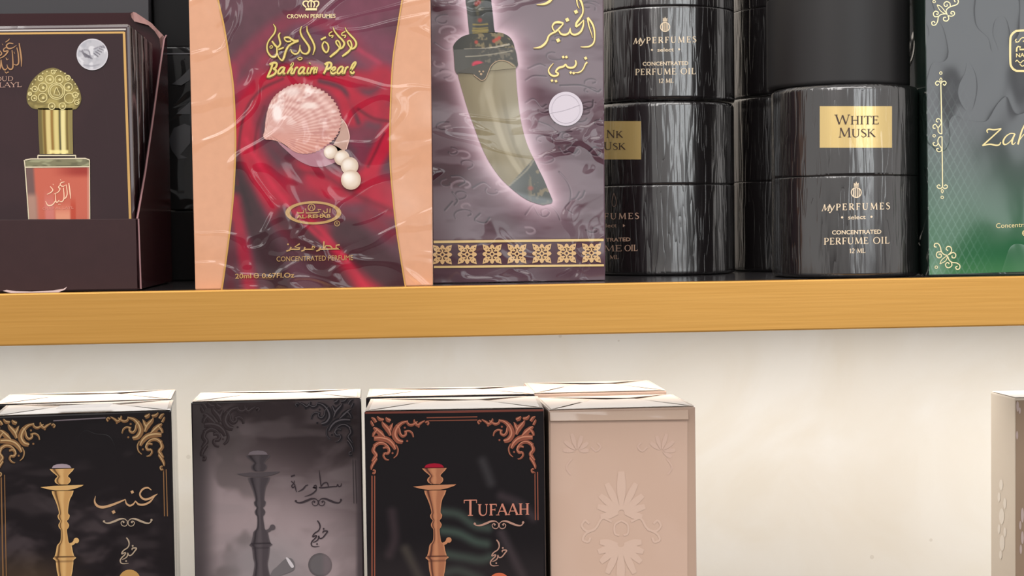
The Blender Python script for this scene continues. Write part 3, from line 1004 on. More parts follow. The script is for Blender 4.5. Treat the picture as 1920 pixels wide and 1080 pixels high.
# lower valve, then the ribbed upper valve, then pearls
lv = Shape().poly([(520, 262), (540, 285), (560, 301), (582, 311), (600, 313), (618, 309), (640, 298), (646, 286), (620, 270), (560, 262)], smooth=True)
lv.emit('shell_lower_print', P, mat('mauve_shell_ink', (172, 122, 134), rough=0.5, film='wrap'), shell_box, 2 * O)
lv = Shape().poly([(636, 220), (646, 230), (652, 242), (655, 256), (653, 268), (648, 280), (640, 292), (622, 282), (630, 262), (638, 245)], smooth=True)
lv.emit('shell_inner_print', P, mat('tan_shell_ink', (188, 152, 138), rough=0.5, film='wrap'), shell_box, 2 * O)
rim0 = [(496, 245), (498, 225), (502, 205), (508, 190), (517, 178), (530, 168), (545, 160), (560, 157), (575, 158), (590, 163), (605, 170), (618, 180), (628, 192), (635, 205), (639, 218), (640, 230), (637, 243), (631, 255), (622, 265), (613, 272), (600, 281), (585, 287), (570, 288.5), (556, 286), (545, 280), (535, 272), (520, 265), (508, 262), (497, 261), (493.5, 254)]
rim = smooth_pts(rim0, 10, True)
hub = np.array([505.0, 252.0])
k = np.arange(len(rim))
rim = hub + (rim - hub) * (1 + 0.012 * np.sin(k * 2 * math.pi / 5.0))[:, None]
sv = Polar(hub, rim, 70, (204, 152, 142))
up = sstep(262, 190, sv.Y)
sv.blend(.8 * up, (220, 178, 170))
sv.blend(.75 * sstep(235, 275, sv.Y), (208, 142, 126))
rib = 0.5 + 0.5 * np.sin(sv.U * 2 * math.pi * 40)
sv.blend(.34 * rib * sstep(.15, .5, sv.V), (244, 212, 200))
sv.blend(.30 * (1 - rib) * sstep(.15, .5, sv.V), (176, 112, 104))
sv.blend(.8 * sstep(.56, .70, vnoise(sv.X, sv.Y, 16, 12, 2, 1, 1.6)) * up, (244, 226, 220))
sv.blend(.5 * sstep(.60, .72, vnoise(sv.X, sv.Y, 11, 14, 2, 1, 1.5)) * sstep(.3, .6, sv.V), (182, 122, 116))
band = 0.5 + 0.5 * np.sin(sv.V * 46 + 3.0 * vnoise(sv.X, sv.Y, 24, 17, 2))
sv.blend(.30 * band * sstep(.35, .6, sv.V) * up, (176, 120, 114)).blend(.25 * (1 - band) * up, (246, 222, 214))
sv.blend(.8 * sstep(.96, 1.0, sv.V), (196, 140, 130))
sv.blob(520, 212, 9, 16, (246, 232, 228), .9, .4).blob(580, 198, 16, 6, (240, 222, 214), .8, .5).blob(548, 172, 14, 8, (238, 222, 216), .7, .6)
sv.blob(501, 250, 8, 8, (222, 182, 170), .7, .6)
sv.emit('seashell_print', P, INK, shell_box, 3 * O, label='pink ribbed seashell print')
Shape().ribbon([(640, 222), (648, 232), (653, 245), (655, 258), (652, 270), (649, 280)], 1.6).emit('shell_edge_print', P, mat('shell_edge_ink', (224, 184, 170), rough=.5), shell_box, 3 * O)
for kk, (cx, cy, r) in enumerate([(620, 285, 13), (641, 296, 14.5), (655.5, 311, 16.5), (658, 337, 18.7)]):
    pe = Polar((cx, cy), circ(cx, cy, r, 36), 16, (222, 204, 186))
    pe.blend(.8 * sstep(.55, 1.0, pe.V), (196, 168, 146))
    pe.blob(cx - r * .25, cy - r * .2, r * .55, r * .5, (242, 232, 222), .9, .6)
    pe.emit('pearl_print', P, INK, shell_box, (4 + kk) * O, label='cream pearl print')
# lettering
g = Shape()
g.poly([(572.5, 19.5), (573.5, 15), (594.5, 15), (594, 19.5)])
g.ribbon([(574, 14), (568.5, 8), (570, 3), (575, 2), (579, 4)], 2.6).ribbon([(593, 14), (597.5, 8), (596.5, 3), (592, 2), (588, 4)], 2.6)
g.ribbon([(579, 14), (577, 8), (579, 3), (583, 1), (587, 3), (590, 8), (588, 14)], 2.4).ribbon([(583.5, 14), (583.5, 0), (583.5, -3)], 2.2, smooth=False)
g.disc(583.5, -3, 2.2)
sans(g, 'CROWN PERFUMES', 538, 629, 34.4, 33.4, 7.4, bold=0.012)
g.emit('lettering', P, mat('pale_gold_ink', (246, 226, 170), rough=0.45, film='wrap', coat=.5), shell_box, 3 * O, label='crown emblem and small gold capitals')
arab = [
    ([(647, 51), (650, 58), (657, 66), (664.5, 74), (668, 82), (665, 89), (659, 91.5), (656, 89)], [1, 2.5, 3.6, 3.6, 4, 4, 3.4, 2]),
    ([(657, 89), (653, 83), (652, 78), (656, 76), (659, 82), (659, 89), (654, 96), (648, 101), (641.5, 105.5)], [2.4, 3, 3, 3, 3, 3.2, 4.4, 4.6, 3.4]),
    ([(624.5, 51), (627, 58), (634, 67), (641, 74), (645.5, 81), (643, 88), (638, 91), (635, 89)], [1, 2.5, 3.6, 3.6, 4, 4, 3.4, 2]),
    ([(636, 88.5), (631, 82), (630, 78), (633, 76), (637, 81), (637.5, 89), (632, 96), (626, 101), (618.5, 107)], [2.4, 3, 3, 3, 3, 3.2, 4.4, 4.8, 3.6]),
    ([(623, 59), (617.5, 62.5), (618, 67), (624.5, 66.5), (622, 71)], 1.9), ([(647.5, 59), (641.5, 62), (641.5, 66), (648, 66.5), (646, 71)], 2.2),
    ([(608, 78), (604.5, 84), (606, 92), (611, 98), (615, 95), (616, 88), (613.5, 81.5), (608, 78)], [3, 3, 4, 3.4, 3, 3.2, 3, 3]),
    ([(601.5, 74.5), (605, 72.5), (611, 69.5)], 3.6),
    ([(575.5, 49), (576, 58), (581, 68), (587, 79), (590, 90), (586.5, 103)], [1, 3, 3.6, 3.6, 3.4, 1]),
    ([(565.5, 49), (563, 58), (566, 68), (573, 78), (579, 87), (580, 94), (576, 100), (570, 100.5), (565, 97), (562, 89)], [1, 2.8, 3.6, 3.6, 4, 4.2, 4, 3, 2.6, 1.4]),
    ([(562.5, 84), (561.5, 94), (558, 100), (552, 101), (547, 97.5), (545, 92)], [1.2, 2.8, 3.2, 3.2, 2.8, 1.2]),
    ([(557.5, 110), (563, 107.5), (566.5, 109), (563, 112), (559, 111.5)], 1.8),
    ([(534, 75), (534, 70.5), (541, 70), (546.5, 73.5), (552, 76.5), (560, 76)], [2, 3.4, 3.8, 4.2, 4.6, 4]), ([(534, 75), (539, 78), (546, 77)], 2.6),
    ([(559, 77), (549, 81), (541.5, 86), (537, 93), (534.5, 100), (532.5, 107), (529.5, 113), (525, 110.5), (521.5, 105), (520, 99)], [3.4, 3.6, 3.8, 4, 4.2, 4.4, 3.4, 2.6, 2.2, 1.2]),
    ([(525.5, 61), (522.5, 66), (524, 74), (525.5, 82), (521, 88), (516, 85), (510, 77)], [1.6, 3.2, 3.4, 3.6, 3.8, 4, 3.2]),
    ([(512.5, 45), (516.5, 53), (514.5, 62), (508.5, 70), (503, 78), (500.5, 87), (502, 97), (508, 105), (515, 106.5), (519, 100), (519, 90), (516.5, 86)], [1, 2.8, 3, 2.8, 2.6, 2.6, 3, 3.6, 4, 3.6, 2.6, 1.6]),
    ([(505.5, 88), (509, 85.5), (511, 88), (508, 90.5), (505.5, 88)], 1.6), ([(522, 93), (527, 91), (532, 89)], 3.0)]
dk, gd = Shape(), Shape()
for pts, wd in arab:
    dk.ribbon(pts, np.asarray(wd) + 1.9, dx=.3, dy=.4)
    gd.ribbon(pts, np.asarray(wd) * .82 + .2)
c_ = gd.emit('calligraphy', P, mat('wrap_gold', (222, 200, 118), rough=.35, metal=.3, film='wrap', coat=.5), shell_box, 4 * O, label='raised gold Arabic calligraphy')
dk.emit('calligraphy_outline', P, mat('gold_outline', (112, 84, 44), rough=.5, film='wrap', coat=.5), c_, 3 * O)
# brush-script name
scr = [
    ([(505.5, 121), (510, 118.5), (516, 117.5), (519, 120), (517, 126), (512, 129.5)], 3.4), ([(511, 120), (508, 130), (503, 141), (502, 145.5)], 3.2),
    ([(513, 129), (517.5, 132), (515.5, 138), (509, 142), (504, 144)], 3.2),
    ([(533, 126), (527.5, 126.5), (522.5, 132), (521.5, 137), (525, 138), (530, 133), (534, 126)], 2.8), ([(534, 126), (531.5, 134), (531.5, 138), (535, 137)], 2.8),
    ([(545, 123), (549, 118), (548.5, 122), (543, 130), (538.5, 138)], 2.8), ([(541, 133.5), (546, 128.5), (548.5, 129.5), (545.5, 136), (548, 138), (551, 136)], 2.8),
    ([(554.5, 127), (552.5, 132), (550.5, 138)], 2.8), ([(552.5, 131), (556, 126.5), (559, 127)], 2.8),
    ([(570.5, 126), (565, 126.5), (560.5, 132), (560, 137), (563, 138), (568, 133), (571.5, 126)], 2.8), ([(571.5, 126), (569, 134), (569.5, 138), (572.5, 136.5)], 2.8),
    ([(579, 126), (576.5, 132), (576.5, 138), (579.5, 136.5)], 2.8), ([(580.5, 119), (581.5, 117.5)], 2.8),
    ([(585, 126), (583, 132), (581, 138)], 2.8), ([(583, 131.5), (587.5, 127), (590.5, 127), (588.5, 133), (589, 138)], 2.8), ([(590, 131), (594, 126.5), (594.5, 129), (592.5, 137)], 2.4),
    ([(609, 121), (613, 118), (619, 117.5), (621.5, 121), (619, 127), (613, 130)], 3.4), ([(614.5, 119.5), (611.5, 129), (607, 138)], 3.2),
    ([(621, 133), (627, 131), (629, 127), (625.5, 126), (621.5, 131), (621.5, 137), (626, 138), (630, 135)], 2.8),
    ([(643, 125), (638, 125.5), (633.5, 131), (632.5, 136.5), (636, 137.5), (641, 132), (644, 125)], 2.8), ([(644, 125), (642, 133), (642.5, 137.5), (645, 135.5)], 2.8),
    ([(649, 126), (647.5, 131), (645.5, 138)], 2.8), ([(647.5, 130.5), (650.5, 126), (653.5, 125.5)], 2.8),
    ([(657, 133), (663, 126), (667, 118.5), (665.5, 116.5), (661, 121), (657.5, 130), (658.5, 136.5), (662, 137), (664.5, 134)], 2.8)]
dk, gd = Shape(), Shape()
for pts, wd in scr:
    dk.ribbon(pts, wd + 2.0, dx=-.5, dy=2.2)
    gd.ribbon(pts, wd + .5)
c_ = gd.emit('lettering', P, MATS['wrap_gold'], shell_box, 4 * O, label='gold brush-script name')
dk.emit('lettering_outline', P, MATS['gold_outline'], c_, 3 * O)
lg = Shape().ring(587.5, 399, 52.5, 8.5, 48, ry=21.8, wy=4.2)
lg.ring(584, 389, 7.2, 1.6, 20).ribbon([(580, 394), (584, 385), (588, 394)], 1.5, smooth=False)
for pts in [[(619, 391), (618.5, 399)], [(613.5, 391), (613.5, 398), (609, 399.5), (606, 395)], [(604, 399.5), (605.5, 403), (602, 404)], [(602, 393), (596, 392.5), (599, 397.5), (592, 399)],
            [(594, 399), (574, 399.5), (573, 391)], [(569, 394), (569, 399), (558, 399.5), (557, 397)]]:
    lg.ribbon(pts, 2.0, smooth=False)
sans(lg, 'AL-REHAB', 556, 620, 409.5, 408, 6.6, bold=.03)
lg.ring(632, 419, 5.4, 1.2, 20)
sans(lg, 'R', 630, 634.5, 421.5, 421.5, 5)
for pts in [[(637, 459), (630.5, 460), (630, 464.5), (638, 466.5), (597, 467.5)], [(623, 465), (619, 461), (611, 460.5), (608, 466)], [(607.5, 452.5), (606.5, 467)], [(601, 463), (599, 468.5), (593, 471)],
            [(590, 467), (585, 466), (586, 461.5), (590, 463), (589, 467.5), (570, 467.5)], [(572, 463), (570, 469), (565, 471)], [(562, 457), (553, 463), (562.5, 465), (561.5, 467.5), (545, 467.5)], [(546, 463), (543, 469), (537, 471)]]:
    lg.ribbon(pts, 2.7, smooth=False)
lg.disc(540, 458, 1.7, n=10)
sans(lg, 'CONCENTRATED PERFUME', 518.5, 662, 490.3, 487.6, 9.2)
sans(lg, '20ml', 441, 471, 522.3, 521.6, 9, bold=.015)
lg.ring(480.5, 517, 5.0, 1.6, 18).ribbon([(477, 517.4), (484, 517)], 1.6, smooth=False)
sans(lg, '0.67Fl.Oz', 491, 552, 521.4, 520.2, 9, bold=.015)
lg.emit('lettering', P, mat('antique_gold_ink', (186, 148, 96), rough=.45, metal=.15, film='wrap', coat=.6), shell_box, 3 * O, label='oval emblem and antique gold print')

# ---------------------------------------------------------------- dagger box
P = Plane(970, 300, 0.026)
PUR = mat('plum_card', (98, 70, 84), rough=0.5, film='wrap', coat_rough=0.1)
kb, F, B = carton('perfume_box', 'plum perfume box printed with a curved dagger beside the seashell box', P, (806, -50), (1131.5, -56), (1135, 525), (812.5, 530), ZS, 0.030, PUR, bevel=0.0005)
hilt_l = [(872, -50), (873, 0), (875, 15), (877, 35), (879, 55), (880, 64)]
hilt_r = [(919, -52), (921, 0), (922.5, 14), (924.5, 32), (926, 50), (928, 61)]
gl_ = [(880, 64), (866, 69), (855, 78), (850, 86), (850, 93)]
gr_ = [(928, 60), (942, 62), (955, 69), (962, 79), (965, 89)]
cl_ = [(850, 93), (851, 103), (852, 118), (853, 130), (856, 138)]
cr_ = [(965, 89), (968, 100), (970, 112), (971, 122), (967, 128)]
bl_ = [(857, 134), (861, 150), (868, 175), (877, 205), (888, 235), (898, 262), (909, 288), (922, 311), (938, 333), (954, 349), (972, 364), (989, 375), (1005, 381), (1018, 384.5)]
br_ = [(966.5, 124), (968, 150), (970.5, 180), (974, 210), (979, 238), (985.5, 262), (993, 282), (1001, 298), (1010, 317), (1019, 335), (1027, 354), (1033, 368), (1036, 376), (1034, 381)]
outline = hilt_l + gl_[1:] + cl_[1:] + bl_ + br_[::-1] + cr_[::-1] + gr_[::-1] + hilt_r[::-1]
bg = Paint([(807.5, -48), (813, 449)], [(1129.5, -54), (1132.5, 446)], 230, 350, smooth=False, base=(108, 80, 92))
X, Y = bg.X, bg.Y
n_ = vnoise(X, Y, 70, 41, 4, .6, 1.5)
bg.blend(.85 * sstep(.42, .60, n_), (122, 98, 108)).blend(.9 * sstep(.54, .40, n_) * sstep(930, 850, X), (74, 30, 42)).blend(.6 * sstep(.46, .34, n_), (76, 40, 52))
bg.blend(.6 * sstep(.58, .72, vnoise(X, Y, 46, 47, 3, .5, 1.6)), (82, 46, 58))
rs = np.random.RandomState(7)
for i in range(46):       # embossed scrolls: relief light and shade painted as paired lines
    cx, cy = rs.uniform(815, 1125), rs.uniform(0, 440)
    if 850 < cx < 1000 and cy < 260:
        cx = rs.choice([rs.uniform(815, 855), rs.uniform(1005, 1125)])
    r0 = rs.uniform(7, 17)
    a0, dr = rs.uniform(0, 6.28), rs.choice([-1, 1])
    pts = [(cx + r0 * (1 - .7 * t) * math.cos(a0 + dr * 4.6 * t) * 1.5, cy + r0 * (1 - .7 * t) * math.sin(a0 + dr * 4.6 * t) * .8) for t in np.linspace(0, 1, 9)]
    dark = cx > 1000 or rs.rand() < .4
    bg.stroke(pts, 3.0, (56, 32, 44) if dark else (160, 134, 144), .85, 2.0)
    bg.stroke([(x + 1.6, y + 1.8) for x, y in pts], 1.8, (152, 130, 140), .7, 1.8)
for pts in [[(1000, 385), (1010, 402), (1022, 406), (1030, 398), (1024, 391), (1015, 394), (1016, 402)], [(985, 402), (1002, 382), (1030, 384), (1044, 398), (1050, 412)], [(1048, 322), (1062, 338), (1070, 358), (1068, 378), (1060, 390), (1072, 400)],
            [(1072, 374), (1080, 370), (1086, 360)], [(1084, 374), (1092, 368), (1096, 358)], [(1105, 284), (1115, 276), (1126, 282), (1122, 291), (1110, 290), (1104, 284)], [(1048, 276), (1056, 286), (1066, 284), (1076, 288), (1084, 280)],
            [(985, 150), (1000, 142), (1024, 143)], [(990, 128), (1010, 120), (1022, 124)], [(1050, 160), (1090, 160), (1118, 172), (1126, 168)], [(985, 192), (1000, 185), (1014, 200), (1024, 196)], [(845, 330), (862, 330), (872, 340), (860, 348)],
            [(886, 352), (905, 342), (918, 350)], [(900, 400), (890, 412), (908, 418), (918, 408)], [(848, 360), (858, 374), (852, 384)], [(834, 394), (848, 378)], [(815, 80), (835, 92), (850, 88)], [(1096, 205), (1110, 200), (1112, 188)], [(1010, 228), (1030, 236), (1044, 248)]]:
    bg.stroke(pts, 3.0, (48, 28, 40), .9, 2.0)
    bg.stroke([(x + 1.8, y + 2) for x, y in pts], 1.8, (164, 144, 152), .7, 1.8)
bg.mul(np.full(X.shape, .84))
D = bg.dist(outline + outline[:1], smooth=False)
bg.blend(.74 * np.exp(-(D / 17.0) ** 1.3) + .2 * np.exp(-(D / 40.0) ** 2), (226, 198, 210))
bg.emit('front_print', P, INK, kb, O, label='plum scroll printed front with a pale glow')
# dagger: hilt, guard, collar, blade, tip
STL = (84, 84, 80)
hp = Paint(hilt_l, hilt_r, 40, 70, base=(74, 76, 74))
hp.blend(.6 * sstep(.35, .15, hp.U), (110, 114, 112)).blend(.5 * sstep(.75, 1, hp.U), (48, 50, 50))
hp.blend(.55 * sstep(.5, .7, vnoise(hp.X, hp.Y, 8, 3, 2)) * sstep(.25, .4, hp.U) * sstep(.85, .7, hp.U), (120, 112, 84))
for y in (45, 52, 56.5, 61):
    hp.stroke([(887, y + 1), (900, y + 1.4), (914, y)], 2.6 if y != 56.5 else 4.5, (172, 152, 84), .9, 1.6)
for cx, cy in [(893, 7), (900, 38), (898, 4)]:
    hp.blob(cx, cy, 4, 4, (172, 70, 64), .9, .5)
hp.mul(np.full(hp.X.shape, .85))
hp.emit('dagger_hilt_print', P, INK, kb, 3 * O, label='dark steel dagger hilt print')
gp_ = Paint(gl_, gr_, 110, 30, base=(66, 66, 60))
gp_.blend(.8 * sstep(.55, .72, vnoise(gp_.X, gp_.Y, 6, 15, 2)) * sstep(.25, .35, gp_.U), (142, 128, 96))
gp_.blend(.5 * sstep(.3, .0, gp_.U), (48, 50, 48))
for cx, cy in [(893, 79), (931, 74), (936, 71), (926, 77)]:
    gp_.blob(cx, cy, 3.4, 3.4, (178, 76, 64), .9, .5)
gp_.stroke([(871, 93), (900, 92), (930, 88), (955, 83)], 2.2, (206, 196, 176), .95, 1.4)
gp_.emit('dagger_guard_print', P, INK, kb, 3 * O, label='floral dagger guard print')
bp2 = Paint(bl_, br_, 70, 170, base=(142, 132, 106))
U, Vv = bp2.U, bp2.V
bp2.blend(.6 * sstep(.4, .9, U), (158, 152, 134)).blend(.5 * sstep(.35, .05, U), (118, 108, 82))
bp2.blend(.6 * (1 - sstep(.03, .1, np.abs(U - .45 - .1 * Vv))) * sstep(.02, .2, Vv), (182, 172, 148))
bp2.blend(.5 * (1 - sstep(.02, .07, np.abs(U - .72))) * sstep(.1, .3, Vv), (120, 112, 90))
bp2.blend(.4 * sstep(.5, .7, vnoise(bp2.X, bp2.Y, 40, 52, 3, 1.4, .5)), (176, 168, 146))
bp2.blend(.5 * sstep(.0, .05, .05 - Vv + .0), (92, 84, 66))
tipd = (bp2.X - 954) * (349 - 297) + (bp2.Y - 349) * (1001 - 954)   # beyond the line (954,349)-(1001,297)
tm = sstep(-60, 60, tipd)
bp2.blend(tm, (88, 92, 90))
bp2.blend(tm * .7 * sstep(.55, .7, vnoise(bp2.X, bp2.Y, 7, 18, 2)) * sstep(985, 1000, bp2.X), (150, 136, 110))
bp2.blend(tm * .7 * sstep(362, 372, bp2.Y + (bp2.X - 1000) * -.2), (134, 142, 146))
bp2.stroke([(954, 349), (978, 328), (990, 316), (1001, 300)], 3, (150, 146, 130), .8, 2)
bp2.blob(995, 353, 5, 4, (160, 96, 88), .8, .6)
bp2.emit('dagger_blade_print', P, INK, kb, 3 * O, label='olive curved blade with steel tip print')
cp = Paint(cl_, cr_, 110, 36, base=(80, 80, 76))
cp.blend(.5 * sstep(.35, .1, cp.U), (98, 98, 94))
cp.blend(.6 * sstep(.55, .72, vnoise(cp.X, cp.Y, 6, 25, 2)) * sstep(.35, .5, cp.U), (134, 126, 110))
cp.stroke([(873, 106), (905, 104), (940, 99), (960, 95)], 1.6, (170, 164, 146), .9, 1.2)
cp.blob(896, 121, 11, 7, (206, 70, 92), .95, .25).blob(896, 121, 7, 1.6, (168, 50, 70), .8, .4)
# blade shows under the collar's arch on the right
cp.blend(1 - sstep(-1, 1.5, np.hypot((cp.X - 945) / 26, (cp.Y - 138) / 24) * 24 - 24), (150, 142, 118))
cp.emit('dagger_collar_print', P, INK, kb, 4 * O, label='steel collar with a red stone print')
pd = Shape().poly([(857, 136), (886, 138), (896, 147), (904, 152), (911, 147), (916, 136), (921, 124), (905, 118), (880, 126)])
pd.emit('dagger_pendant_print', P, mat('steel_ink', (84, 82, 76), rough=.5, film='wrap'), kb, 5 * O)
Shape().ribbon([(888, 140), (897, 147), (904, 151), (911, 146), (916, 134), (922, 122), (934, 114), (950, 115), (964, 124)], 1.5).disc(902, 139, 2.4, n=10).disc(906, 134, 1.8, n=10).disc(899, 134, 1.8, n=10).emit(
    'dagger_trim_print', P, mat('trim_ink', (178, 154, 126), rough=.5, film='wrap'), kb, 6 * O)
# border band with seven gold damask squares
bd = Paint([(813.2, 449), (814.5, 529.5)], [(1131.5, 446), (1133.5, 524.5)], 160, 42, smooth=False, base=(92, 60, 72))
bd.blend(.5 * sstep(.45, .7, vnoise(bd.X, bd.Y, 40, 6, 2, .5, 2)), (112, 84, 94))
bd.mul(np.full(bd.X.shape, .85))
bd.emit('lower_band_print', P, INK, kb, O, label='plain plum band along the bottom')
Shape().ribbon([(813, 453.6), (1132, 449.8)], 4.6, smooth=False).ribbon([(813.5, 500.5), (1132.5, 497.4)], 4.0, smooth=False).emit('gold_line', P, mat('line_gold', (220, 190, 132), rough=.35, metal=.3, film='wrap', coat=.5), kb, 3 * O)


def damask(cx, cy, s):
    h = Shape()
    for qx in (-1, 1):
        for qy in (-1, 1):
            T = lambda a, b: (cx + qx * a * s, cy + qy * b * s)
            h.poly([T(.96, .98), T(.45, .86), T(.30, .66), T(.48, .52), T(.66, .30), T(.86, .45)], holes=[[T(.80, .62), T(.70, .66), T(.72, .78), T(.82, .74)]])
            h.ribbon([T(.0, .52), T(.2, .60), T(.36, .50), T(.32, .34), T(.18, .34)], .15 * s)
            h.ribbon([T(.52, 0), T(.60, .2), T(.50, .36), T(.34, .32)], .15 * s)
    for a in range(4):
        ca, sa = round(math.cos(a * math.pi / 2)), round(math.sin(a * math.pi / 2))
        R = lambda u, v: (cx + (u * ca - v * sa) * s, cy + (u * sa + v * ca) * s)
        h.poly([R(.98, 0), R(.88, .16), R(.70, .22), R(.58, .10), R(.58, -.10), R(.70, -.22), R(.88, -.16)])
        h.ribbon([R(.20, 0), R(.60, 0)], .16 * s, smooth=False)
    h.ring(cx, cy, .27 * s, .14 * s, 14)
    return h


for i in range(7):
    cx = 829.5 + i * 46.6
    damask(cx, 477.4 - i * .5, 18.6).emit('damask_motif', P, mat('damask_gold', (216, 178, 128), rough=.4, metal=.25, film='wrap', coat=.5), kb, 3 * O)
# white seal and calligraphy
se = Shape().disc(1061, 204, 32, n=48)
se.emit('round_seal', P, mat('white_seal', (212, 203, 213), rough=.45), kb, 4 * O, label='round white seal')
Shape().ribbon([(1032, 212), (1060, 206), (1088, 196)], .9).ring(1061, 204, 27, .8, 40).emit('seal_print', P, mat('seal_line', (202, 194, 204), rough=.5), kb, 5 * O)
ar2 = [([(1006, 8.5), (1020, 7.5), (1030, 2.5), (1037, -6)], [1, 3.6, 5, 4]),
       ([(1101.5, 33), (1104, 48), (1108, 60), (1111, 71)], [3, 2.2, 1.6, .8]), ([(1102, 32.5), (1109, 42), (1113.5, 53), (1115, 68), (1113, 80), (1106, 86.5), (1096, 88), (1088.5, 87.8)], [3, 3.4, 3, 2.4, 2.6, 3, 2.2, .8]),
       ([(1081, -4), (1082.5, 8), (1086, 16)], [3, 2, .8]), ([(1084, -6), (1090, 4), (1093, 16), (1092, 26), (1086, 36), (1081, 43), (1079.5, 50)], [4, 3.6, 2.8, 2.6, 4, 4, 3]),
       ([(1079.5, 50.5), (1086, 46), (1094.5, 37)], [3, 3, 1]), ([(1094.5, 37), (1093.5, 48), (1089.5, 58), (1083, 63.5), (1076, 65), (1070.5, 61.5), (1069, 52)], [1.2, 3, 3.6, 3.6, 3.4, 3, 1]),
       ([(1069, 54), (1066.5, 61.5), (1060, 65), (1052, 63.5), (1047.5, 57)], [2, 3.2, 3.8, 3.4, 2.2]),
       ([(1056.5, 43.5), (1048, 41.5), (1040.5, 42.5), (1036, 48), (1036.5, 54), (1040, 58.5)], [2.4, 4.6, 3.6, 2.8, 2.4, 2]),
       ([(1056.5, 44), (1050, 51.5), (1042, 59), (1034, 63), (1028.5, 68), (1025.5, 76), (1020.5, 83), (1012, 88.5), (1000, 90)], [2, 3, 3.4, 3, 3, 3.4, 4.2, 3.6, .8]),
       ([(1101, 116.5), (1097.5, 120), (1094.5, 127), (1090, 133), (1084, 136), (1077.5, 136)], [3, 2.6, 2.2, 2.2, 2.4, 1]),
       ([(1079, 113), (1080, 119.5), (1076.5, 125.5), (1069.5, 127), (1063.5, 125), (1060.5, 120)], [2.4, 3, 3.6, 3.6, 3.4, 2]),
       ([(1060.5, 120), (1056.5, 124.5), (1049, 126.5), (1044, 130.5), (1042.5, 135), (1046.5, 137.5), (1045, 141), (1038, 142.5), (1031.5, 139), (1028.5, 132.5), (1031, 126), (1037.5, 118.5)], [2.4, 3.6, 3.8, 3.4, 3.2, 3, 3.2, 3.6, 3.2, 2.4, 2, .8])]
dk, gd = Shape(), Shape()
for pts, wd in ar2:
    dk.ribbon(pts, np.asarray(wd) + 1.7, dx=.7, dy=.9)
    gd.ribbon(pts, wd)
for x, y, r in [(1080, 22, 4.4), (1063.5, 37, 4.4), (1046.5, 75.5, 4.4), (1098, 109, 3.4), (1070, 136, 2.8), (1075.5, 137, 2.8), (1056, 107, 3), (1062, 107, 3), (1035, 151, 2.8), (1042.5, 152, 2.8)]:
    gd.diamond(x, y, r)
    dk.diamond(x + .6, y + .8, r + 1)
c_ = gd.emit('calligraphy', P, mat('bright_wrap_gold', (244, 214, 138), rough=.35, metal=.25, film='wrap', coat=.5), kb, 4 * O, label='gold Arabic calligraphy')
dk.emit('calligraphy_outline', P, MATS['gold_outline'], c_, 3 * O)

# ---------------------------------------------------------------- black canisters
CBK = mat('black_canister_wrap', (24, 21, 22), rough=0.25, film='canister', coat_rough=0.15)
CPL = mat('black_canister_plain', (27, 25, 26), rough=0.5)


def cyl_fit(xl, xr, py, Yf):
    d = ray([(xl, py), (xr, py)])[:, :2]
    d = d / np.linalg.norm(d, axis=1)[:, None]
    bis = d.sum(0); bis /= np.linalg.norm(bis)
    ph = 0.5 * math.acos(d[0] @ d[1])
    fd = (Yf - CAM[1]) / bis[1]
    dist = fd / (1 - math.sin(ph))
    return CAM[0] + bis[0] * dist, CAM[1] + bis[1] * dist, dist * math.sin(ph)


def lathe(name, cx, cy, prof, m, parent, n=96):
    V, Fc = [], []
    for r, z in prof:
        for i in range(n):
            a = 2 * math.pi * i / n
            V.append((cx + r * math.cos(a), cy + r * math.sin(a), z))
    for j in range(len(prof) - 1):
        for i in range(n):
            k = (i + 1) % n
            Fc.append((j * n + i, j * n + k, (j + 1) * n + k, (j + 1) * n + i))
    Fc.append(tuple(range(n))[::-1])
    Fc.append(tuple((len(prof) - 1) * n + i for i in range(n)))
    o = emit(name, V, Fc, m, parent)
    for p in o.data.polygons[:-2]:
        p.use_smooth = True
    return o


def canister(label, cx, cy, r, z0, z1, zs, m):
    root = thing('perfume_canister', (cx, cy, z0), label, 'canister', 'black perfume oil canisters')
    e = 0.0012
    lathe('canister_body', cx, cy, [(r - e, z0), (r - e * .3, z0 + e * .3), (r, z0 + e), (r, z0 + e * 1.6), (r, zs - .0010), (r, zs - .0004), (r - .0002, zs - .0001)], m, root)
    lathe('lid', cx, cy, [(r - .0002, zs), (r, zs + .0003), (r, zs + .001), (r, z1 - e * 2.0), (r, z1 - e * 1.4), (r - e * .5, z1 - e * .35), (r - e * 1.6, z1)], m, root)
    return root


def znear(px, py, cx, cy, r):
    return Cyl(cx, cy, r).hit([(px, py)])[0][2]


def crest(sh, cx, cy, k=1.0):
    sh.ring(cx, cy, 10.2 * k, 1.9 * k, 24)
    for dx in (-5.2, -1.9, 1.9, 5.2):
        hh = math.sqrt(max(0, 9.4 ** 2 - dx * dx)) * k
        sh.ribbon([(cx + dx * k, cy - hh), (cx + dx * k, cy + hh)], 1.9 * k, smooth=False)
    sh.rect(cx - 4.6 * k, cy - 13.4 * k, cx + 4.6 * k, cy - 11.2 * k)
    sh.poly([(cx - 4.6 * k, cy - 14.2 * k), (cx - 4.4 * k, cy - 18.5 * k), (cx - 2 * k, cy - 16 * k), (cx, cy - 21 * k), (cx + 2 * k, cy - 16 * k), (cx + 4.4 * k, cy - 18.5 * k), (cx + 4.6 * k, cy - 14.2 * k)])
    return sh


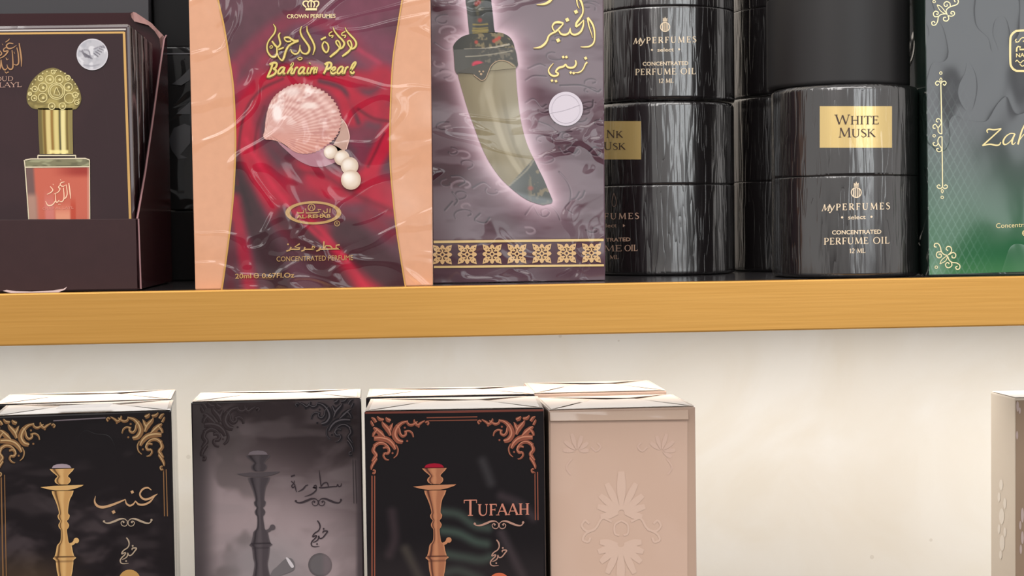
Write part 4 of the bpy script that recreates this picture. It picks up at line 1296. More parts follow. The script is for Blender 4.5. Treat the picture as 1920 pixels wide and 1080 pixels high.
def brandtext(root, surf, ox, oy, k, m):
    """emblem and five lines of print; (ox, oy) = centre of the emblem disc, k = scale"""
    X = lambda x: ox + (x - 1605.5) * k
    Yy = lambda y: oy + (y - 361) * k
    a = crest(Shape(), ox, oy, k)
    a.emit('emblem', surf, m, root, .00018, label='small crowned emblem')
    t = serif(Shape(), 'M', X(1540), X(1555), Yy(396), Yy(395.5), 12.6 * k, slant=.28, bold=1.05)
    t.ribbon([(X(1556.5), Yy(385.5)), (X(1559), Yy(392)), (X(1559.6), Yy(394.5))], 2.2 * k).ribbon([(X(1565), Yy(385)), (X(1560), Yy(394)), (X(1556.5), Yy(398.5)), (X(1554.5), Yy(397.8))], 1.6 * k)
    serif(t, 'PERFUMES', X(1567), X(1669), Yy(394.4), Yy(392.2), 12.4 * k, track=.22, bold=1.1)
    sans(t, 'select', X(1590), X(1623), Yy(411.2), Yy(410.4), 7.6 * k, bold=.012)
    t.disc(X(1579), Yy(407.6), 2.1 * k, n=12).disc(X(1634), Yy(406.4), 2.1 * k, n=12)
    sans(t, 'CONCENTRATED', X(1560), X(1652.5), Yy(439.6), Yy(438), 7.6 * k, bold=.022)
    serif(t, 'PERFUME OIL', X(1544.5), X(1667.5), Yy(458.8), Yy(456.6), 12.6 * k, track=.1, bold=1.05)
    serif(t, '12 ML', X(1592.5), X(1622.5), Yy(474.6), Yy(474), 8.4 * k, bold=1.15)
    t.emit('lettering', surf, m, root, .00018, label='pale gold print')


def gold_label(root, surf, x0, x1, y0, y1, lines, m):
    nx, ny = 40, 8
    s = Shape()
    for j in range(ny + 1):
        for i in range(nx + 1):
            s.v.append((x0 + (x1 - x0) * i / nx, y0 + (y1 - y0) * j / ny))
    for j in range(ny):
        for i in range(nx):
            a = j * (nx + 1) + i
            s.f.append((a, a + nx + 1, a + nx + 2, a + 1))
    lb = s.emit('gold_label', surf, m, root, .00012, label='gold rectangular label')
    t = Shape()
    for tx_, a, b, yb, h in lines:
        serif(t, tx_, a, b, yb, yb - .5, h, caps=.86, bold=.95)
    t.emit('label_lettering', surf, mat('dark_label_ink', (72, 54, 46), rough=.5), lb, .00025, label='dark small capitals')


PALE = mat('pale_gold_print', (238, 216, 184), rough=.45, film='canister', coat=.35)
# front right stack
cx, cy, r = cyl_fit(1447, 1722, 340, 0.008)
surf = Cyl(cx, cy, r)
zt = znear(1588, 157, cx, cy, r); zseam = znear(1588, 329, cx, cy, r)
c1 = canister('black canister facing front with a whole gold label, in the front right stack', cx, cy, r, ZS, zt, zseam, CBK)
gold_label(c1, surf, 1537, 1672.5, 199, 277, [('WHITE', 1566, 1648, 233.6, 18.6), ('MUSK', 1572, 1642, 257.6, 18)], mat('label_gold', (228, 198, 128), rough=.3, metal=.45, film='canister', coat=.6))
brandtext(c1, surf, 1605.5, 361, 1.0, PALE)
cx2, cy2, r2 = cyl_fit(1437, 1706, 80, 0.0135)
canister('plain black canister stacked on the one with the whole gold label', cx2, cy2, r2, zt + .0002, znear(1572, -190, cx2, cy2, r2), znear(1572, -18, cx2, cy2, r2), CPL)
# stack behind them
cx3, cy3, r3 = cyl_fit(1368, 1632, 340, 0.084)
zt3 = znear(1510, 176, cx3, cy3, r3)
canister('black canister on the shelf peeking out between the two labelled ones', cx3, cy3, r3, ZS, zt3, znear(1510, 338, cx3, cy3, r3), CBK)
canister('upper black canister of the half hidden rear stack beside the plain one', cx3, cy3, r3 * .992, zt3 + .0002, zt3 + (zt3 - ZS), znear(1510, 8, cx3, cy3, r3), CBK)
# left stack, partly behind the dagger box
cx4, cy4, r4 = cyl_fit(1113, 1377, 340, 0.066)
surf4 = Cyl(cx4, cy4, r4)
zt4 = znear(1245, 188, cx4, cy4, r4)
c4 = canister('black canister with a turned gold label, on the shelf beside the dagger box', cx4, cy4, r4, ZS, zt4, znear(1245, 346, cx4, cy4, r4), CBK)
gold_label(c4, surf4, 1116.5, 1202, 227, 299, [('NK', 1136, 1168, 258.5, 14.5), ('USK', 1131, 1173, 281, 14.5)], MATS['label_gold'])
t = serif(Shape(), 'FUMES', 1132, 1198.5, 411.2, 410.4, 11.4, track=.2, bold=1.05)
sans(t, 'lect', 1136, 1156, 426.5, 426, 7); t.poly([(1168, 420), (1172, 423), (1168, 426)])
sans(t, 'TRATED', 1136, 1182, 453, 452, 6.8, bold=.02)
serif(t, 'ME', 1132, 1166, 471.5, 471, 11.6); serif(t, 'OIL', 1171, 1195.5, 471, 470.3, 11.6)
serif(t, 'ML', 1143, 1160, 486, 485.6, 7.6)
Shape().ribbon([(1151, 362), (1147.5, 376), (1149, 386), (1154, 386), (1155.5, 376), (1151, 362)], 1.4).emit('emblem', surf4, mat('dim_emblem', (120, 100, 90), rough=.45), c4, .00018)
t.emit('lettering', surf4, mat('dim_bronze_print', (196, 160, 138), rough=.45, film='canister', coat=.35), c4, .00018)
cx5, cy5, r5 = cyl_fit(1114, 1377, 90, 0.066)
c5 = canister('black canister with pale gold print stacked beside the dagger box', cx5, cy5, r5, zt4 + .0002, zt4 + .0002 + (zt4 - ZS), znear(1245, 11, cx5, cy5, r5), CBK)
brandtext(c5, Cyl(cx5, cy5, r5), 1247, 50.5, 0.925, PALE)

# ---------------------------------------------------------------- green lattice box (right)
P = Plane(1850, 300, 0.010, -7)
GRN = mat('green_card', (40, 56, 50), rough=.5, film='wrap', coat_rough=.09)
gb, F, B = carton('perfume_box', 'black to green perfume box with gold corner scrolls at the right end', P, (1733, -50), (2090, -66), (2094, 505), (1741, 516), ZS, 0.036, GRN, bevel=.0006)
fp = Paint([(1735, -48), (1742.5, 515)], [(2086, -62), (2090, 504)], 240, 300, smooth=False, base=(52, 54, 58))
X, Y = fp.X, fp.Y
fp.blend(sstep(190, 480, Y - (X - 1740) * .12), (34, 96, 58))
fp.blend(.8 * sstep(470, 515, Y), (66, 122, 76))
lat = np.minimum(np.abs(((X * 1.0 + (Y - 260) * .56) % 14.2) - 7.1), np.abs(((X * 1.0 - (Y - 260) * .50) % 14.2) - 7.1))
fade = sstep(1850, 1775, X + (Y - 300) * -.15) * sstep(120, 240, Y)
fp.blend(.42 * fade * (1 - sstep(.5, 1.3, lat)), (128, 150, 142))
fp.emit('front_print', P, INKC, gb, O, label='black to green printed front with fine lattice')
go = Shape()
for pts, wd in [
    ([(1757, 9), (1764, 12), (1770, 19), (1774.5, 26), (1766, 22.5), (1760.5, 16.5), (1757, 9)], 1.5),
    ([(1776, 28), (1774, 20), (1779, 14), (1787, 11), (1794.5, 8), (1797, 2.5), (1794, -2), (1789.5, 0), (1791, 4)], 2.0),
    ([(1782, 12), (1780.5, 5.5), (1774.5, 3), (1770, 7), (1772, 12), (1776, 11), (1775.5, 8)], 1.9),
    ([(1777, 29), (1784, 30.5), (1789.5, 27), (1788.5, 22), (1784, 22), (1783, 25.5), (1786, 26.5)], 1.9),
    ([(1777, 29), (1779, 35), (1775, 39.5), (1769.5, 38), (1769.5, 33), (1774, 32.5)], 1.9),
    ([(1774, 26), (1765, 27), (1759.5, 31.5), (1758, 40), (1754, 46.5), (1748.5, 47), (1747, 42), (1751, 40), (1753, 43)], 1.9),
    ([(1759.5, 31), (1752.5, 31), (1750, 25.5), (1754, 21), (1759, 23), (1758, 27), (1755, 26)], 1.9),
    # bottom corner
    ([(1762, 495), (1766, 487), (1776, 480), (1773, 489), (1762, 495)], 1.5),
    ([(1777, 479), (1770, 477), (1765, 471.5), (1763, 463), (1759, 457), (1753, 457), (1751.8, 462), (1756, 463.5)], 2.0),
    ([(1764.5, 472), (1757.5, 473), (1755.8, 479.5), (1760, 483.5), (1765, 481), (1764, 476.5), (1760, 477)], 1.9),
    ([(1778, 478), (1784, 471), (1782.5, 463.5), (1776.5, 462.3), (1774, 467), (1777.5, 470)], 1.9),
    ([(1780, 477), (1787, 473.5), (1792, 477), (1790.5, 483), (1785.5, 483), (1785, 479)], 1.9),
    ([(1777, 481), (1780, 488), (1785.5, 492), (1793.5, 493), (1799.5, 497.5), (1799, 503.5), (1794, 505), (1792, 501), (1795.5, 499)], 2.0),
    ([(1784, 492), (1784.5, 498), (1779, 502), (1774, 500), (1773, 495), (1777, 492), (1780, 495)], 1.9),
    # rods
    ([(1764, 155), (1765, 200), (1766, 251)], 2.0), ([(1766.2, 256), (1766.8, 300), (1767.2, 352)], 2.0),
    ([(1764, 157), (1761, 153), (1756.5, 152.5), (1754, 156.5), (1757, 160), (1760, 157.5)], 1.8), ([(1764, 157), (1767.5, 153), (1772, 152.5), (1774, 156), (1771, 160), (1768.5, 157.5)], 1.8),
    ([(1764, 145.5), (1766.3, 149.5), (1764.3, 153), (1762, 149.5), (1764, 145.5)], 1.4),
    ([(1765, 230), (1762, 223.5), (1757, 223), (1755.5, 227.5), (1759, 229)], 1.8), ([(1765, 231), (1759, 239), (1754.5, 233.5), (1750, 235), (1749.8, 240), (1754, 240.5)], 1.8),
    ([(1759, 239), (1758.8, 246), (1762, 250), (1766, 251)], 1.8),
    ([(1766, 256), (1761, 257.5), (1758.5, 263), (1759.5, 269), (1766, 279)], 1.8), ([(1759.5, 268), (1756, 273), (1751, 272.5), (1749.5, 268.5), (1753, 267)], 1.8), ([(1766, 278), (1764, 283.5), (1758.5, 284), (1756, 279.5), (1760, 278.5)], 1.8),
    ([(1767, 350), (1763.5, 353.5), (1759, 352.5), (1757, 349), (1760.5, 346.5), (1763, 349)], 1.8), ([(1767, 350), (1770.5, 353.5), (1775, 352.5), (1776.5, 349), (1773, 346.5), (1770.5, 349)], 1.8),
    ([(1766.5, 354), (1768.6, 358), (1766.8, 362), (1764.8, 358), (1766.5, 354)], 1.4)]:
    go.ribbon(pts, wd)
for x, y in [(1751.5, 3), (1755.5, 501), (1764, 137), (1751.5, 254.6), (1766.6, 370)]:
    go.ring(x, y, 3.1, 1.4, 14)
go.emit('corner_scroll', P, FOILP, gb, 2 * O, label='pale gold scroll ornaments')
zt_ = Shape()
for pts, wd in [([(1852, 249.5), (1850.5, 245), (1854, 242.2), (1864, 243.2), (1877.5, 241)], [1.6, 2.4, 2.6, 2.6, 2]), ([(1877, 241.5), (1860, 257), (1842, 273.2)], [2.6, 2.6, 2.8]), ([(1842, 273), (1856, 270.5), (1868, 272.5), (1874, 271), (1876.5, 266.5)], [2, 2.8, 3, 2.4, 2]),
                ([(1902.5, 250.5), (1894, 250.5), (1885.5, 256.5), (1881, 265), (1882.5, 270.5), (1888, 270), (1896, 263), (1902.5, 251)], [1.4, 1.8, 2.6, 3.4, 3, 2, 1.8, 1.6]), ([(1903, 250.5), (1898.5, 262), (1897.5, 269), (1900.5, 270.5), (1904.5, 266.5)], [3, 3.2, 3, 2, 1]),
                ([(1922, 232), (1915, 248), (1908.5, 271)], [2.4, 3.2, 3.4]), ([(1912, 262), (1920, 252), (1927, 250), (1926, 258), (1923, 268), (1928, 269)], [1.4, 2, 3, 3, 2.6, 1.2]),
                ([(1935, 251), (1932, 262), (1930, 270)], 3), ([(1933, 260), (1939, 251), (1945, 250)], 2.4),
                ([(1968, 249), (1960, 249.5), (1951, 256.5), (1947, 264), (1949, 269.5), (1954, 269), (1962, 262), (1968, 250)], 2.6), ([(1969, 249.5), (1964, 262), (1964, 268), (1968, 268)], 3)]:
    zt_.ribbon(pts, wd)
zt_.emit('name_lettering', P, mat('italic_gold', (238, 218, 158), rough=.4, metal=.2, film='calm', coat=.4), gb, 2 * O, label='gold italic name')
zs_ = sans(Shape(), 'Concentrated', 1867.5, 1942, 427.6, 424.6, 8.6)
zs_.ring(1922, 437, 5.5, 1.6, 18).ribbon([(1917, 437), (1926, 436.6)], 1.6, smooth=False)
zs_.emit('small_lettering', P, MATS['italic_gold'], gb, 2 * O)
rr = [(1912, 57.5), (1903, 59.5), (1896.5, 66), (1894.3, 76), (1894.3, 114), (1896.5, 125), (1903, 131.5), (1913, 133), (1958, 132), (1966, 128), (1971, 118), (1971, 70), (1966, 60), (1957, 56)]
lf = Shape().ribbon(rr, 4.0, closed=True)
lf.ribbon([(1904, 79.5), (1910, 78), (1914, 72.5), (1919, 70.5), (1923, 74), (1918, 78)], 1.8).ribbon([(1906, 78), (1903.5, 76), (1906, 73)], 1.5)
lf.ribbon([(1906, 97), (1906.5, 90), (1909, 87), (1913, 88), (1912, 93), (1925, 92.5)], 3.0, smooth=False)
sans(lf, 'NA', 1905, 1921, 107.5, 106.5, 7.5, bold=.02)
lf.ribbon([(1904, 116), (1907, 113), (1913, 118), (1919, 113.5), (1924, 119), (1917, 124), (1912, 120)], 1.8)
lf.emit('framed_emblem', P, MATS['italic_gold'], gb, 2 * O, label='gold framed emblem')

# ================================================================== lower shelf
CRM = mat('cream_card_wrap', (182, 161, 143), rough=.5, film='calm', coat=.5, grain=.04)
FLD = mat('cream_film_fold', (188, 168, 152), rough=.3)
BOXD = mat('black_box_wrap', (26, 21, 24), rough=.45, film='calm', coat_rough=.08)
TAPE = mat('tan_tape', (150, 116, 96), rough=.35)
ENV = [[(.02, .03, .0001), (.30, .50, .0006), (.02, .97, .0001)], [(.98, .03, .0001), (.70, .52, .0006), (.98, .97, .0001)],
       [(.05, .02, .0001), (.95, .02, .0001), (.66, .58, .0007), (.36, .56, .0007)], [(.06, .98, .0002), (.62, .62, .0008), (.94, .98, .0002)]]


def slab(label, P, TL, TR, depth, m, group=None, name='perfume_box', bevel=.0006, topm=None, folds=True):
    F = P.hit([TL, TR, TR, TL])
    F[2, 2] = F[3, 2] = ZL
    zc = (F[0, 2] + F[1, 2]) / 2
    F[0, 2] = F[1, 2] = zc
    B = P.back(F, depth)
    c = (F[2] + F[3]) / 2
    root = thing(name, (c[0], c[1], ZL), label, 'perfume box', group)
    hexa('carton_body', F, B, m, root, bevel)
    top_panel(root, F, B, topm or CRM, folds=ENV if folds else None, fm=FLD)
    return root, F, B


def rows(P, F, x0, x1, ytop0, ytop1):
    return None


def scroll_corner():
    """acanthus corner ornament for a top right corner at (311, 771): dark bed, mid tone, highlights"""
    mid, hi, dk = Shape(), Shape(), Shape()
    S = [([(240, 783), (252, 787), (261, 797), (264, 809), (258, 819), (249, 822)], [2.5, 5, 7.5, 8, 7.5, 5]),
         ([(262, 790), (256, 797), (254, 806), (249, 811), (243.5, 808), (243.5, 803)], [1.5, 3, 3.6, 3.6, 3.4, 3]),
         ([(246, 803), (238, 801), (231.5, 805), (229, 813)], [3, 2.6, 2.4, 1]),
         ([(303, 815), (290, 814.5), (277, 818), (268, 826), (263, 836)], [6, 8, 8, 7, 3]),
         ([(262, 827), (258, 836), (260, 846), (266, 852)], [1, 1.8, 1.8, .8]),
         ([(303, 830), (294, 824), (284, 825), (276, 832), (273, 840)], [5, 5, 4, 3, 1.6]),
         ([(286, 833), (279, 832), (274.5, 837), (277, 843), (283, 843)], [2.5, 3, 3.6, 4, 3]),
         ([(283, 842), (285, 848), (281, 854), (275, 856)], [2.6, 2.4, 2, .8]),
         ([(272, 810), (276, 799), (284, 790), (288, 784)], [3, 8, 6, 1]), ([(274, 800), (271, 793), (268, 787)], [6, 5, 1]),
         ([(283, 813), (291, 805), (299, 798), (304, 795)], [3, 8, 6, 2]), ([(298, 800), (303, 806), (305, 812)], [4, 4, 2]),
         ([(208, 782), (215, 786), (221, 790), (226, 786), (228, 780)], [1.5, 3.4, 4, 3.6, 1.5]), ([(222, 784), (232, 790), (239, 788), (241, 782)], [2, 4, 3.4, 1.5]),
         ([(203, 790), (200.5, 786.5), (203.5, 783.5), (206.5, 786)], 2.4),
         ([(301, 829), (304, 838), (299, 846), (302, 852), (307, 858)], [4, 5, 5, 4.5, 1.5]), ([(298, 853), (303, 860), (307, 868), (308, 874)], [3.6, 4.4, 3.6, 1.2]),
         ([(305, 874), (301, 876), (302, 880.5), (306, 880)], 2.2),
         ([(272, 782), (277, 780), (281, 776)], [5, 6, 1.5]), ([(285, 780), (292, 779), (297, 774)], [4, 5, 1.5]), ([(299, 785), (303, 779), (308, 776)], [4, 4.5, 1]), ([(304, 792), (307, 786), (309, 782)], [3, 3.4, 1])]
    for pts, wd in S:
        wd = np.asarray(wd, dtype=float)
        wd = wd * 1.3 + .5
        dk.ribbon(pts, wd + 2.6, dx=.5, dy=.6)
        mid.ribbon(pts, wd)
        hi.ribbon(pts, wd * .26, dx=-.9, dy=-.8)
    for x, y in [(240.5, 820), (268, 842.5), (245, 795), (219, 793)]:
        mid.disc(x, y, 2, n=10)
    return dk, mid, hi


SCR = scroll_corner()


def lines(root, P, m, segs, name='frame_line'):
    for pts, wd in segs:
        Shape().ribbon(pts, wd, smooth=False).emit(name, P, m, root, 2 * O)



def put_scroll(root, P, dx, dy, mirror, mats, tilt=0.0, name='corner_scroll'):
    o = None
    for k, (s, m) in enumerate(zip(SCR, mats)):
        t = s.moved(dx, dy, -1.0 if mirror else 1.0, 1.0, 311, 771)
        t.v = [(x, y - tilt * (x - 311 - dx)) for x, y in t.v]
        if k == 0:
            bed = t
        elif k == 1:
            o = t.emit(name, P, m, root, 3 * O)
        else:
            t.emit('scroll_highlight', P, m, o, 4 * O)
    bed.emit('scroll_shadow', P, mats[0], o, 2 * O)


def hookah(root, P, dx, dy, cols, dome, mname, ymax=1140, valve=True):
    """printed water pipe: dome, bowl, plate, stem and base; traced at the first box, then shifted"""
    T = lambda pts: [(x + dx, y + dy) for x, y in pts]
    base, lite, dark = cols
    m = mat(mname, vcol=True, rough=.42, film='calm', coat=.6, metal=.0)
    Shape().poly(T([(97, 878), (100, 873), (107, 870.5), (116, 869.6), (125, 870.5), (131, 873), (134, 877.5)])).emit('pipe_dome_print', P, mat(mname + '_dome', dome, rough=.4, film='calm', coat=.6), root, 3 * O)
    bowl = Paint(T([(93, 879.5), (97, 884), (103, 889), (107.5, 893.5), (103.5, 898), (102.5, 902), (105, 906), (110, 908.5)]), T([(139, 878.5), (136, 883), (131, 888), (127.5, 893), (131.5, 897), (132.5, 901), (130, 905.5), (126, 908.5)]), 30, 34, base=base)
    stem = Paint(T([(97, 921), (98.5, 927), (103, 937), (107.5, 949), (110.5, 962), (108, 967), (109.5, 973), (113, 977), (109.5, 984), (111, 990), (114, 994), (114, 1010), (112, 1017), (107, 1023), (105, 1034), (102, 1044), (99, 1047), (104, 1051), (105, 1056), (106.5, 1070), (109, 1085), (104, 1110), (98, ymax)]),
                 T([(138, 920), (136, 927), (131, 937), (128.5, 949), (127.5, 962), (130.5, 966), (129, 973), (125.5, 977), (129.5, 984), (128, 990), (125.5, 994), (127.5, 1010), (129, 1017), (134, 1022), (136.5, 1034), (139.5, 1043), (143, 1046), (138, 1050), (137.5, 1056), (136, 1070), (134, 1085), (140, 1110), (146, ymax)]), 30, 130, base=base)
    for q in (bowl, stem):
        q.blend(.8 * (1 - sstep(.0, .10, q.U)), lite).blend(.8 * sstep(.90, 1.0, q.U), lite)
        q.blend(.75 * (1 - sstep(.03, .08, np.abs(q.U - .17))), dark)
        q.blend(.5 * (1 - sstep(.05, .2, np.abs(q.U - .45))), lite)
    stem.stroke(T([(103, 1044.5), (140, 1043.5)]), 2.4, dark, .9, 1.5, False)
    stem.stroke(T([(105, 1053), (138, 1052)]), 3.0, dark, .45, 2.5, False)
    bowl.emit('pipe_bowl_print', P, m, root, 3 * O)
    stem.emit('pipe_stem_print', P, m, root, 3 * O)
    mm = mat(mname + '_flat', tuple(np.array(base) * .5 + np.array(lite) * .5), rough=.42, film='calm', coat=.6)
    pl = Shape().poly(T([(76, 913.5), (100, 911), (130, 910), (157, 909), (153, 912), (140, 916.5), (127, 919), (104, 919.5), (88, 917)]))
    if valve:
        pl.ribbon(T([(132, 1021), (137, 1019), (141, 1014)]), 5.5, smooth=False).disc(143 + dx, 1013.5 + dy, 5.2, n=16)
    pl.emit('pipe_plate_print', P, mm, root, 3.5 * O)


def flourish(sh, cx, cy, k=1.0):
    for s in (-1, 1):
        f = lambda pts: [(cx + s * a * k, cy + b * k) for a, b in pts]
        sh.ribbon(f([(45, -1.5 if s > 0 else 1), (41, 3.5), (34, 3.5), (24, 0), (14, -4), (6, -4), (1, 0)]), [2.4, 2.0, 3.2, 4, 3.4, 1.8, 1.2])
        sh.ribbon(f([(1, -1), (1, 6), (5, 9.5), (10.5, 8), (12.5, 3), (9, 0), (6, 2.5)]), 1.5)
        sh.disc(cx + s * 44.5 * k, cy + (-2 if s > 0 else 0.5), 2.2 * k, n=10)
        sh.disc(cx + s * 8 * k, cy + 2.6 * k, 1.5 * k, n=8)
    return sh


def word_khalij(sh, dx, dy):
    for pts, wd in [([(237, 1008), (241, 1014), (242, 1021), (239, 1027), (233, 1031), (229, 1035.5), (228, 1039)], [2, 3, 2.2, 2.2, 2.2, 2.4, 2]),
                    ([(228, 1039), (235, 1036), (234, 1040), (228, 1046), (225.5, 1051), (227, 1055.5), (232, 1057), (241, 1056.2)], [2, 2.2, 2.2, 2.4, 2.4, 2, 2, .8]),
                    ([(229, 1049), (234, 1047), (238.5, 1043), (239.5, 1037), (242, 1041.5), (247, 1040), (252, 1034), (256, 1028), (248.5, 1028), (247.5, 1031.5)], [1, 2, 2.2, 1.8, 2, 2.2, 2.4, 2.4, 2.6, 1.4])]:
        sh.ribbon(pts, wd, dx=dx, dy=dy)
    sh.disc(248.8 + dx, 1023.5 + dy, 1.8, n=8).disc(236.5 + dx, 1052 + dy, 1.7, n=8)
    return sh


def smoke(pt, seed, cols, amt, scale=(90, 1.0, 1.6)):  # drifting smoke, partly wrap reflections painted into the ink
    nz = vnoise(pt.X, pt.Y + 18 * np.sin(pt.X / 34), scale[0], seed, 4, scale[1], scale[2])
    pt.blend(amt * sstep(.46, .68, nz), cols[0])
    pt.blend(amt * .8 * sstep(.56, .72, vnoise(pt.X + pt.Y * .35, pt.Y, scale[0] * .7, seed + 1, 3, .5, 1.8)), cols[1])


BRZ = [mat('scroll_bed', (30, 22, 20), rough=.5, film='calm', coat=.6), mat('scroll_bronze', (140, 102, 68), rough=.4, metal=.25, film='calm', coat=.6), mat('scroll_glint', (206, 172, 124), rough=.35, metal=.3)]
COP = [mat('scroll_bed', (30, 22, 20)), mat('scroll_copper', (148, 86, 68), rough=.4, metal=.25, film='calm', coat=.6), mat('copper_glint', (206, 136, 108), rough=.35, metal=.3)]
DGY = [mat('dark_bed', (70, 62, 66), rough=.4, film='calm', coat=.6), mat('dark_scroll', (46, 41, 46), rough=.35, film='calm', coat=.6), mat('dark_scroll_glint', (104, 95, 100), rough=.35)]
DG2 = [mat('faint_bed', (62, 51, 53), rough=.4, film='calm', coat=.6), mat('faint_scroll', (72, 60, 62), rough=.35, film='calm', coat=.6), mat('faint_scroll_glint', (88, 76, 78), rough=.35)]

# ---- first box (gold water pipe)
P = Plane(160, 900, .030, 5)
b1, F, B = slab('black box with a gold water pipe print, leftmost on the lower shelf', P, (-14, 783), (321, 768), .036, BOXD, 'water pipe perfume boxes')
ZF = F[0, 2]
f1 = Paint([(-10, 787), (-2, 1380)], [(317, 771), (331, 1365)], 210, 340, smooth=False, base=(24, 18, 21))
smoke(f1, 61, ((72, 62, 64), (56, 48, 50)), .75 )
f1.blend(.85 * sstep(920, 800, f1.Y), (22, 17, 20))
f1.blend(.6 * sstep(1020, 1080, f1.Y) * sstep(200, 60, f1.X), (84, 66, 48))
f1.blend(.8 * sstep(285, 305, f1.X), (24, 18, 21))
for pts in [[(140, 985), (170, 968), (200, 985), (235, 998)], [(140, 1010), (175, 1000), (210, 1015), (240, 1035)], [(150, 1034), (175, 1030)], [(20, 985), (50, 1000), (80, 1004)], [(150, 1066), (172, 1062), (190, 1066)], [(150, 950), (185, 925), (215, 915)]]:
    f1.stroke(pts, 9, (30, 24, 27), .7, 9)
f1.emit('front_print', P, INKC, b1, O, label='black printed front with drifting smoke and painted-in reflections')
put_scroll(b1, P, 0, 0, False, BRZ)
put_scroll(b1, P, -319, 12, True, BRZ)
lines(b1, P, BRZ[1], [([(306.5, 880), (308.5, 968)], 1.8), ([(311.5, 880), (314, 968)], 1.8), ([(2, 888), (7, 1150)], 2.4), ([(8.5, 890), (13, 1150)], 1.6)])
Shape().ribbon([(100, 789), (150, 786), (198, 783.5)], 2.2, smooth=False).emit('top_line', P, mat('grey_lilac_line', (120, 108, 114), rough=.3), b1, 2 * O)
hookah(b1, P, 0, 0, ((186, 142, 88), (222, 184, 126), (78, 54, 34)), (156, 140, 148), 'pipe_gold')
tx = Shape()
for pts, wd in [([(284, 919), (277, 914.5), (268, 917), (262.5, 925), (264.5, 932), (272, 936.5), (281, 934.5), (289, 930), (295.5, 926)], [1.4, 3, 3.4, 3, 3.4, 4, 4, 3.4, .8]),
                ([(290, 931), (281, 941), (270, 946), (260, 945.5), (254.5, 940)], [1, 3.4, 4, 3.6, 2]), ([(254.5, 939), (249.5, 945.5), (243, 948), (237, 944), (235, 936)], [1.8, 3, 3.6, 3, 1]),
                ([(235, 936.5), (222, 942), (206, 948), (192, 951), (182, 948), (177.5, 940), (179, 930)], [2, 3.6, 4.6, 5, 4.4, 3, .8])]:
    tx.ribbon(pts, wd)
tx.diamond(248, 922.5, 3.6).diamond(213, 960, 4)
tx.emit('calligraphy', P, mat('soft_bronze', (196, 156, 118), rough=.4, metal=.2, film='calm', coat=.6), b1, 3 * O, label='bronze Arabic word')
fl_ = flourish(Shape(), 239.5, 977, 1.0)
word_khalij(fl_, 0, 0)
fl_.emit('small_calligraphy', P, mat('dull_silver_gold', (172, 152, 130), rough=.4, metal=.15), b1, 3 * O)
Shape().disc(243, 1088.5, 20.5, n=36).emit('round_badge', P, mat('badge_gold', (190, 146, 86), rough=.4, metal=.2, film='calm', coat=.6), b1, 3 * O)
pA = P.hit([(104, 771), (205, 766.5)])
emit('tape_strip', [pA[0] + np.array([0, .0006, .0008]), pA[1] + np.array([0, .0006, .0008]), pA[1] + np.array([0, .0100, .0011]), pA[0] + np.array([0, .0100, .0011])], [(0, 1, 2, 3)], TAPE, b1, label='tan tape strip')
P2 = Plane(170, 800, .072, 4)
slab('dark box in the second row right behind the gold water pipe box', P2, (-10, 761), (322, 747.5), .038, BOXD, 'boxes in the second row')

# ---- second box (grey smoke)
P = Plane(520, 900, .056)
b2, F, B = slab('smoky grey box with a dark water pipe print, second on the lower shelf', P, (358, 755.5), (677, 745.5), .034, mat('smoke_box_wrap', (58, 48, 51), rough=.45, film='calm', coat_rough=.08), 'water pipe perfume boxes')
f2 = Paint([(361, 758.5), (371, 1345)], [(674.5, 748.5), (684, 1335)], 200, 340, smooth=False, base=(66, 54, 56))
X, Y = f2.X, f2.Y
f2.blend(.95 * sstep(790, 990, Y + (X - 520) * -.45), (168, 150, 152))
smoke(f2, 81, ((126, 112, 114), (148, 134, 136)), .45)
f2.blend(.75 * sstep(415, 372, X), (72, 64, 66)).blend(.6 * sstep(.5, .7, vnoise(X, Y, 60, 90, 3)) * sstep(560, 420, X), (92, 82, 82))
f2.blob(500, 1060, 70, 50, (142, 138, 140), .55, .8)
f2.blend(.8 * sstep(664, 674, X), (78, 68, 72))
f2.emit('front_print', P, INKC, b2, O, label='grey mauve smoke printed front with painted-in reflections')
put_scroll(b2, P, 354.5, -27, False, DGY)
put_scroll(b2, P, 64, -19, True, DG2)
lines(b2, P, mat('dark_line', (66, 55, 59), rough=.4), [([(661.5, 862), (663.5, 944)], 1.6), ([(666, 862), (668.5, 944)], 1.6)])
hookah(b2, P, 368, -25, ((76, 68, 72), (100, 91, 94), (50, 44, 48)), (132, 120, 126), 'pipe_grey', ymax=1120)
tx = Shape()
for pts, wd in [([(640, 906), (639, 911), (635, 912), (633, 908), (631, 912), (627, 912), (617, 913), (605, 914.5), (598, 914)], [1, 2, 2.2, 1.6, 2.2, 2.2, 2.4, 2.6, 2]),
                ([(616, 912), (613, 905), (607, 906), (602, 912)], [1.8, 2.4, 2.4, 2]), ([(598.5, 882), (600, 895), (602, 913)], [1, 2.4, 2]),
                ([(588, 912), (592, 910), (593, 914.5), (587, 914), (593, 916), (591, 921), (583, 927), (571, 931)], [2, 2.6, 2.6, 2, 2, 2.6, 2.4, .8]),
                ([(578, 909), (573, 911), (568, 917), (559, 922)], [1.4, 2.4, 2.8, 1]), ([(556, 922.5), (554, 915), (553.5, 910)], [1.2, 2.4, 1]),
                ([(549, 915), (547, 911), (551, 906), (552, 901)], [2, 2.4, 2, 1]), ([(549, 915), (553, 910), (546, 902)], [1.6, 2.2, 1.6])]:
    tx.ribbon(pts, wd)
tx.ribbon([(545.5, 893.5), (549, 892), (553, 891)], 3)
flourish(tx, 597, 939, .95)
word_khalij(tx, 358, -32)
tx.emit('calligraphy', P, mat('dark_plum_ink', (62, 52, 57), rough=.4, film='calm', coat=.6), b2, 3 * O, label='dark Arabic lettering')
